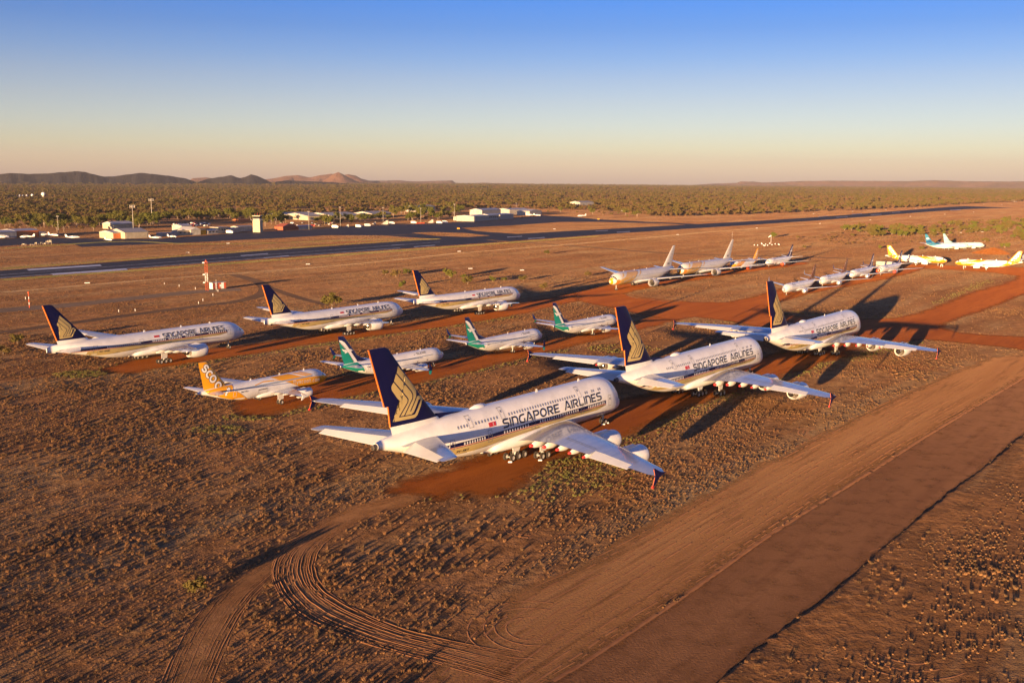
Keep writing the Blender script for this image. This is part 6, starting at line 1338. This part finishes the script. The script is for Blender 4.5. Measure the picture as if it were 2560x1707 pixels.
# ------------------------------------------------------------------ scattered growth nobody could count
def proto_col(name, objs):
    c = bpy.data.collections.new(name)
    for o in objs:
        for u in list(o.users_collection): u.objects.unlink(o)
        c.objects.link(o)
    return c
def scatter(name, pts, scl, protos, label, rotxy=0.0):
    n = len(pts); me = bpy.data.meshes.new(name); me.from_pydata([tuple(map(float, p)) for p in pts], [], [])
    for nm, ty, da in (('scl', 'FLOAT', scl), ('rot', 'FLOAT', NR.rand(n) * 6.283), ('idx', 'INT', NR.randint(0, len(protos.objects), n))):
        a = me.attributes.new(nm, ty, 'POINT'); a.data.foreach_set('value', np.asarray(da))
    o = bpy.data.objects.new(name, me); COL.objects.link(o); tag(o, label, None, None, 'stuff')
    ng = bpy.data.node_groups.new(name, 'GeometryNodeTree'); ng.interface.new_socket('Geometry', in_out='INPUT', socket_type='NodeSocketGeometry'); ng.interface.new_socket('Geometry', in_out='OUTPUT', socket_type='NodeSocketGeometry')
    N = ng.nodes; L = ng.links; gi = N.new('NodeGroupInput'); go = N.new('NodeGroupOutput'); ip = N.new('GeometryNodeInstanceOnPoints'); ci = N.new('GeometryNodeCollectionInfo')
    ci.inputs[0].default_value = protos; ci.inputs[1].default_value = True; ci.inputs[2].default_value = True
    def at(nm, ty):
        a = N.new('GeometryNodeInputNamedAttribute'); a.data_type = ty; a.inputs[0].default_value = nm; return a.outputs[0]
    L.new(gi.outputs[0], ip.inputs['Points']); L.new(ci.outputs[0], ip.inputs['Instance']); ip.inputs['Pick Instance'].default_value = True; L.new(at('idx', 'INT'), ip.inputs['Instance Index'])
    cx = N.new('ShaderNodeCombineXYZ'); L.new(at('rot', 'FLOAT'), cx.inputs[2]); L.new(cx.outputs[0], ip.inputs['Rotation']); L.new(at('scl', 'FLOAT'), ip.inputs['Scale']); L.new(ip.outputs[0], go.inputs[0])
    md = o.modifiers.new('scatter', 'NODES'); md.node_group = ng; return o
def tuft(seed, n, h, w, m, lean=.6):
    r = random.Random(seed); mb = MB()
    for i in range(n):
        a = r.uniform(0, 6.283); q = r.uniform(0, w * .35); bx, by = q * math.cos(a), q * math.sin(a); L = h * r.uniform(.55, 1.1); a2 = a + r.gauss(0, .5); le = r.uniform(.1, lean) * L
        tx, ty = bx + math.cos(a2) * le, by + math.sin(a2) * le; b = r.uniform(0, 3.14); dw = .026 * r.uniform(.7, 1.5)
        mb.add([(bx - dw * math.cos(b), by - dw * math.sin(b), 0), (bx + dw * math.cos(b), by + dw * math.sin(b), 0), (tx + dw * .5 * math.cos(b), ty + dw * .5 * math.sin(b), L)], [(0, 1, 2)])
    return mb.build('tuft', m)
tc = proto_col('tufts', [tuft(s, 24, .24, .34, M['straw']) for s in (1, 2, 3)] + [tuft(s, 26, .27, .38, M['straw2']) for s in (4, 5)]); gc = proto_col('green_tufts', [tuft(s, 24, .40, .5, M['grn'], .8) for s in (6, 7, 8)])
dc = proto_col('spinifex', [tuft(s, 44, .42, .60, M['straw2'], .7) for s in (9, 10)] + [tuft(s, 44, .42, .52, M['straw'], .7) for s in (12, 13, 14)])
def vnoise(X, Y, s, seed):
    r = np.random.RandomState(seed); G = r.rand(256, 256); x = X / s; y = Y / s; xi = np.floor(x).astype(int); yi = np.floor(y).astype(int); fx = x - xi; fy = y - yi; fx = fx * fx * (3 - 2 * fx); fy = fy * fy * (3 - 2 * fy)
    g = lambda i, j: G[i % 256, j % 256]; return (g(xi, yi) * (1 - fx) + g(xi + 1, yi) * fx) * (1 - fy) + (g(xi, yi + 1) * (1 - fx) + g(xi + 1, yi + 1) * fx) * fy
def field(d0, d1, rho):
    """uniform points in the view wedge (with margins) between two distances"""
    hw = .60; n = int(rho * hw * (d1 * d1 - d0 * d0)); Y = np.sqrt(NR.rand(n) * (d1 * d1 - d0 * d0) + d0 * d0); X = (NR.rand(n) * 2 - 1) * Y * hw; return X, Y
def bare_mask(X, Y):
    m = np.zeros(X.shape, bool)
    for P in BARE:
        p = np.array(P); bb = (X > p[:, 0].min()) & (X < p[:, 0].max()) & (Y > p[:, 1].min()) & (Y < p[:, 1].max()); i = np.where(bb)[0]
        if len(i): m[i] |= pip(P, X[i], Y[i])
    return m
PT = []; SC = []
for d0, d1, rho, s0 in ((82, 150, 2.3, .82), (150, 240, 2.0, .88), (240, 420, .85, 1.0), (420, 980, .12, 1.35)):
    X, Y = field(d0, d1, rho); k = ~bare_mask(X, Y); X, Y = X[k], Y[k]; d = .45 * vnoise(X, Y, 22, 1) + .35 * vnoise(X, Y, 7, 2) + .2 * vnoise(X, Y, 2.2, 3); k = NR.rand(len(X)) < np.clip((d - .34) * 3.4, .04, 1); X, Y = X[k], Y[k]
    PT += list(zip(X, Y, np.zeros(len(X)))); SC += list(s0 * NR.uniform(.55, 1.25, len(X)))
scatter('dry_grass', PT, SC, tc, 'dry straw coloured grass tufts over the plain')
X, Y = field(82, 330, .75); k = ~bare_mask(X, Y); X, Y = X[k], Y[k]; d = .5 * vnoise(X, Y, 26, 5) + .5 * vnoise(X, Y, 9, 6); left = np.clip((-X / Y - .02) * 4, -.1, .25); lowr = .07 * ((X > 30) & (Y < 150)); k = NR.rand(len(X)) < np.clip((d + left * .8 + lowr - .63) * 4, 0, 1); X, Y = X[k], Y[k]
scatter('spinifex', list(zip(X, Y, np.zeros(len(X)))), NR.uniform(.55, 1.15, len(X)), dc, 'dark clumps of spinifex in the foreground')
GP = []; GS = []
def green_line(px, w, rho, s=1.0):
    c = [PX(*p) for p in px]
    for a, b in zip(c, c[1:]):
        a = Vector(a); b = Vector(b); L = (b - a).length; n = int(L * w * rho); d = (b - a).normalized(); nn = Vector((-d.y, d.x))
        for i in range(n):
            p = a + d * (NR.rand() * L) + nn * NR.normal(0, w * .35); GP.append((p.x, p.y, 0)); GS.append(s * NR.uniform(.4, 1.0))
def green_patch(u, v, r, n, s=1.0):
    c = PX(u, v)
    for i in range(n): a = NR.rand() * 6.28; q = r * math.sqrt(NR.rand()); GP.append((c[0] + q * math.cos(a) * 1.4, c[1] + q * math.sin(a), 0)); GS.append(s * NR.uniform(.5, 1.2))
green_line([(440, 919), (608, 892), (829, 859), (1105, 820), (1300, 790)], 3.0, 1.1, 1.1); green_line([(700, 1040), (830, 1007), (960, 978), (1089, 953), (1260, 912), (1415, 874)], 3.0, 1.0, 1.1); green_line([(1378, 1166), (1480, 1132), (1560, 1106), (1812, 992), (2089, 903), (2300, 855)], 5.0, 1.0, 1.0)
green_line([(780, 958), (880, 930), (960, 915)], 3, .8); green_patch(200, 936, 5, 260, 1.2); green_patch(1430, 1172, 6, 150, .85); green_patch(1400, 1185, 11, 90, .8); green_patch(620, 1043, 4, 130, 1.0); green_patch(545, 1075, 4, 120); green_patch(1350, 1215, 9, 180); green_patch(1080, 1225, 6, 90, .8); green_patch(330, 920, 6, 60, 1); green_patch(1560, 872, 8, 200); green_patch(1660, 785, 8, 120); green_patch(1030, 925, 5, 120)
green_line([(1930, 772), (2144, 800), (2294, 785)], 4, .5); green_line([(2340, 760), (2440, 715), (2480, 700)], 5, .5); green_line([(1690, 806), (1960, 806)], 5, .5)
GP = np.array(GP); GS = np.array(GS); k = ~bare_mask(GP[:, 0], GP[:, 1]); GP = GP[k]; GS = GS[k]
scatter('green_grass', GP, GS, gc, 'fresh green grass along the edges of the red dirt strips')
# the scrub plain that reaches the horizon
SPOLY = [(-300, 560), (0, 556), (270, 552), (430, 545), (650, 542), (1000, 528), (1180, 522), (1360, 525), (1500, 529), (1640, 541), (1700, 542), (1900, 536), (2100, 527), (2300, 518), (2460, 508), (2700, 500), (2700, 464), (-300, 440)]
PT = []; SC = []
CLR = [[PX(*p) for p in q] for q in ([(735, 532), (1000, 527), (1080, 521), (700, 525)], [(1330, 533), (1480, 527), (1560, 533), (1400, 540)], [(40, 497), (125, 497), (125, 492), (40, 492)])]
Bw = [PX(*p) for p in SPOLY[:-2]]; far = 15000; A1 = math.atan2(.60, 1); Bw = Bw + [(far * .62, far), (-far * .66, far)]
for d0, d1, rho, s0 in ((700, 1100, .013, .95), (1100, 1700, .010, 1.0), (1700, 3000, .0052, 1.15), (3000, 6000, .0021, 1.6), (6000, 14500, .00055, 2.5)):
    X, Y = field(d0, d1, rho); k = pip(Bw, X, Y)
    for c in CLR: k &= ~pip(c, X, Y)
    X, Y = X[k], Y[k]; d = .5 * vnoise(X, Y, 160, 21) + .5 * vnoise(X, Y, 45, 22); k = NR.rand(len(X)) < np.clip((d - .15) * 2.4, .1, 1); X, Y = X[k], Y[k]
    PT += list(zip(X, Y, np.zeros(len(X)))); SC += list(s0 * NR.uniform(.55, 1.2, len(X)))
def joined(seed, kind):
    if kind == 'gum': H, w, z0, nl, lv, sz, m = 8.0, 8, 2.0, 8, 170, 1.15, M['leaf']
    else: H, w, z0, nl, lv, sz, m = 5.4, 7.0, .6, 7, 150, 1.05, M['leafb']
    return crown_mesh('scrub_tree', seed, w, H - z0, z0, nl, lv, sz, m)
fc = proto_col('scrub_trees', [joined(31, 'gum'), joined(32, 'gum'), joined(33, 'mulga'), joined(34, 'mulga'), joined(35, 'mulga'), joined(36, 'mulga')])
scatter('scrub', PT, SC, fc, 'endless olive and brown scrub of low trees reaching the horizon')
# low scrub bushes near the right-hand shrubs
X, Y = field(820, 1500, .010); P_ = [PX(*p) for p in ((1990, 600), (2110, 575), (2300, 560), (2640, 535), (2700, 600), (2560, 612), (2300, 612), (2000, 612))]; k = pip(P_, X, Y); bc = proto_col('low_bushes', [crown_mesh('low_bush', s, 2.6, 1.3, .1, 3, 60, .5, M['leafb']) for s in (41, 42, 43)]); scatter('low_bushes', list(zip(X[k], Y[k], np.zeros(k.sum()))), NR.uniform(.4, 1.2, k.sum()), bc, 'low scattered bushes on the dry ground at right')
# air
HZ = MB().box(-15500, 15500, -600, 15750, -12, 420).build('haze', None); HZ.data.materials.clear()
hm = bpy.data.materials.new('haze'); hm.use_nodes = True; hn = hm.node_tree.nodes; hn.clear(); ho = hn.new('ShaderNodeOutputMaterial'); hv = hn.new('ShaderNodeVolumePrincipled'); hv.inputs['Color'].default_value = (.80, .78, .80, 1); hv.inputs['Density'].default_value = 3.2e-5; hv.inputs['Anisotropy'].default_value = 0.2
hm.node_tree.links.new(hv.outputs[0], ho.inputs['Volume']); HZ.data.materials.append(hm); tag(HZ, 'thin pale evening haze', None, None, 'stuff')
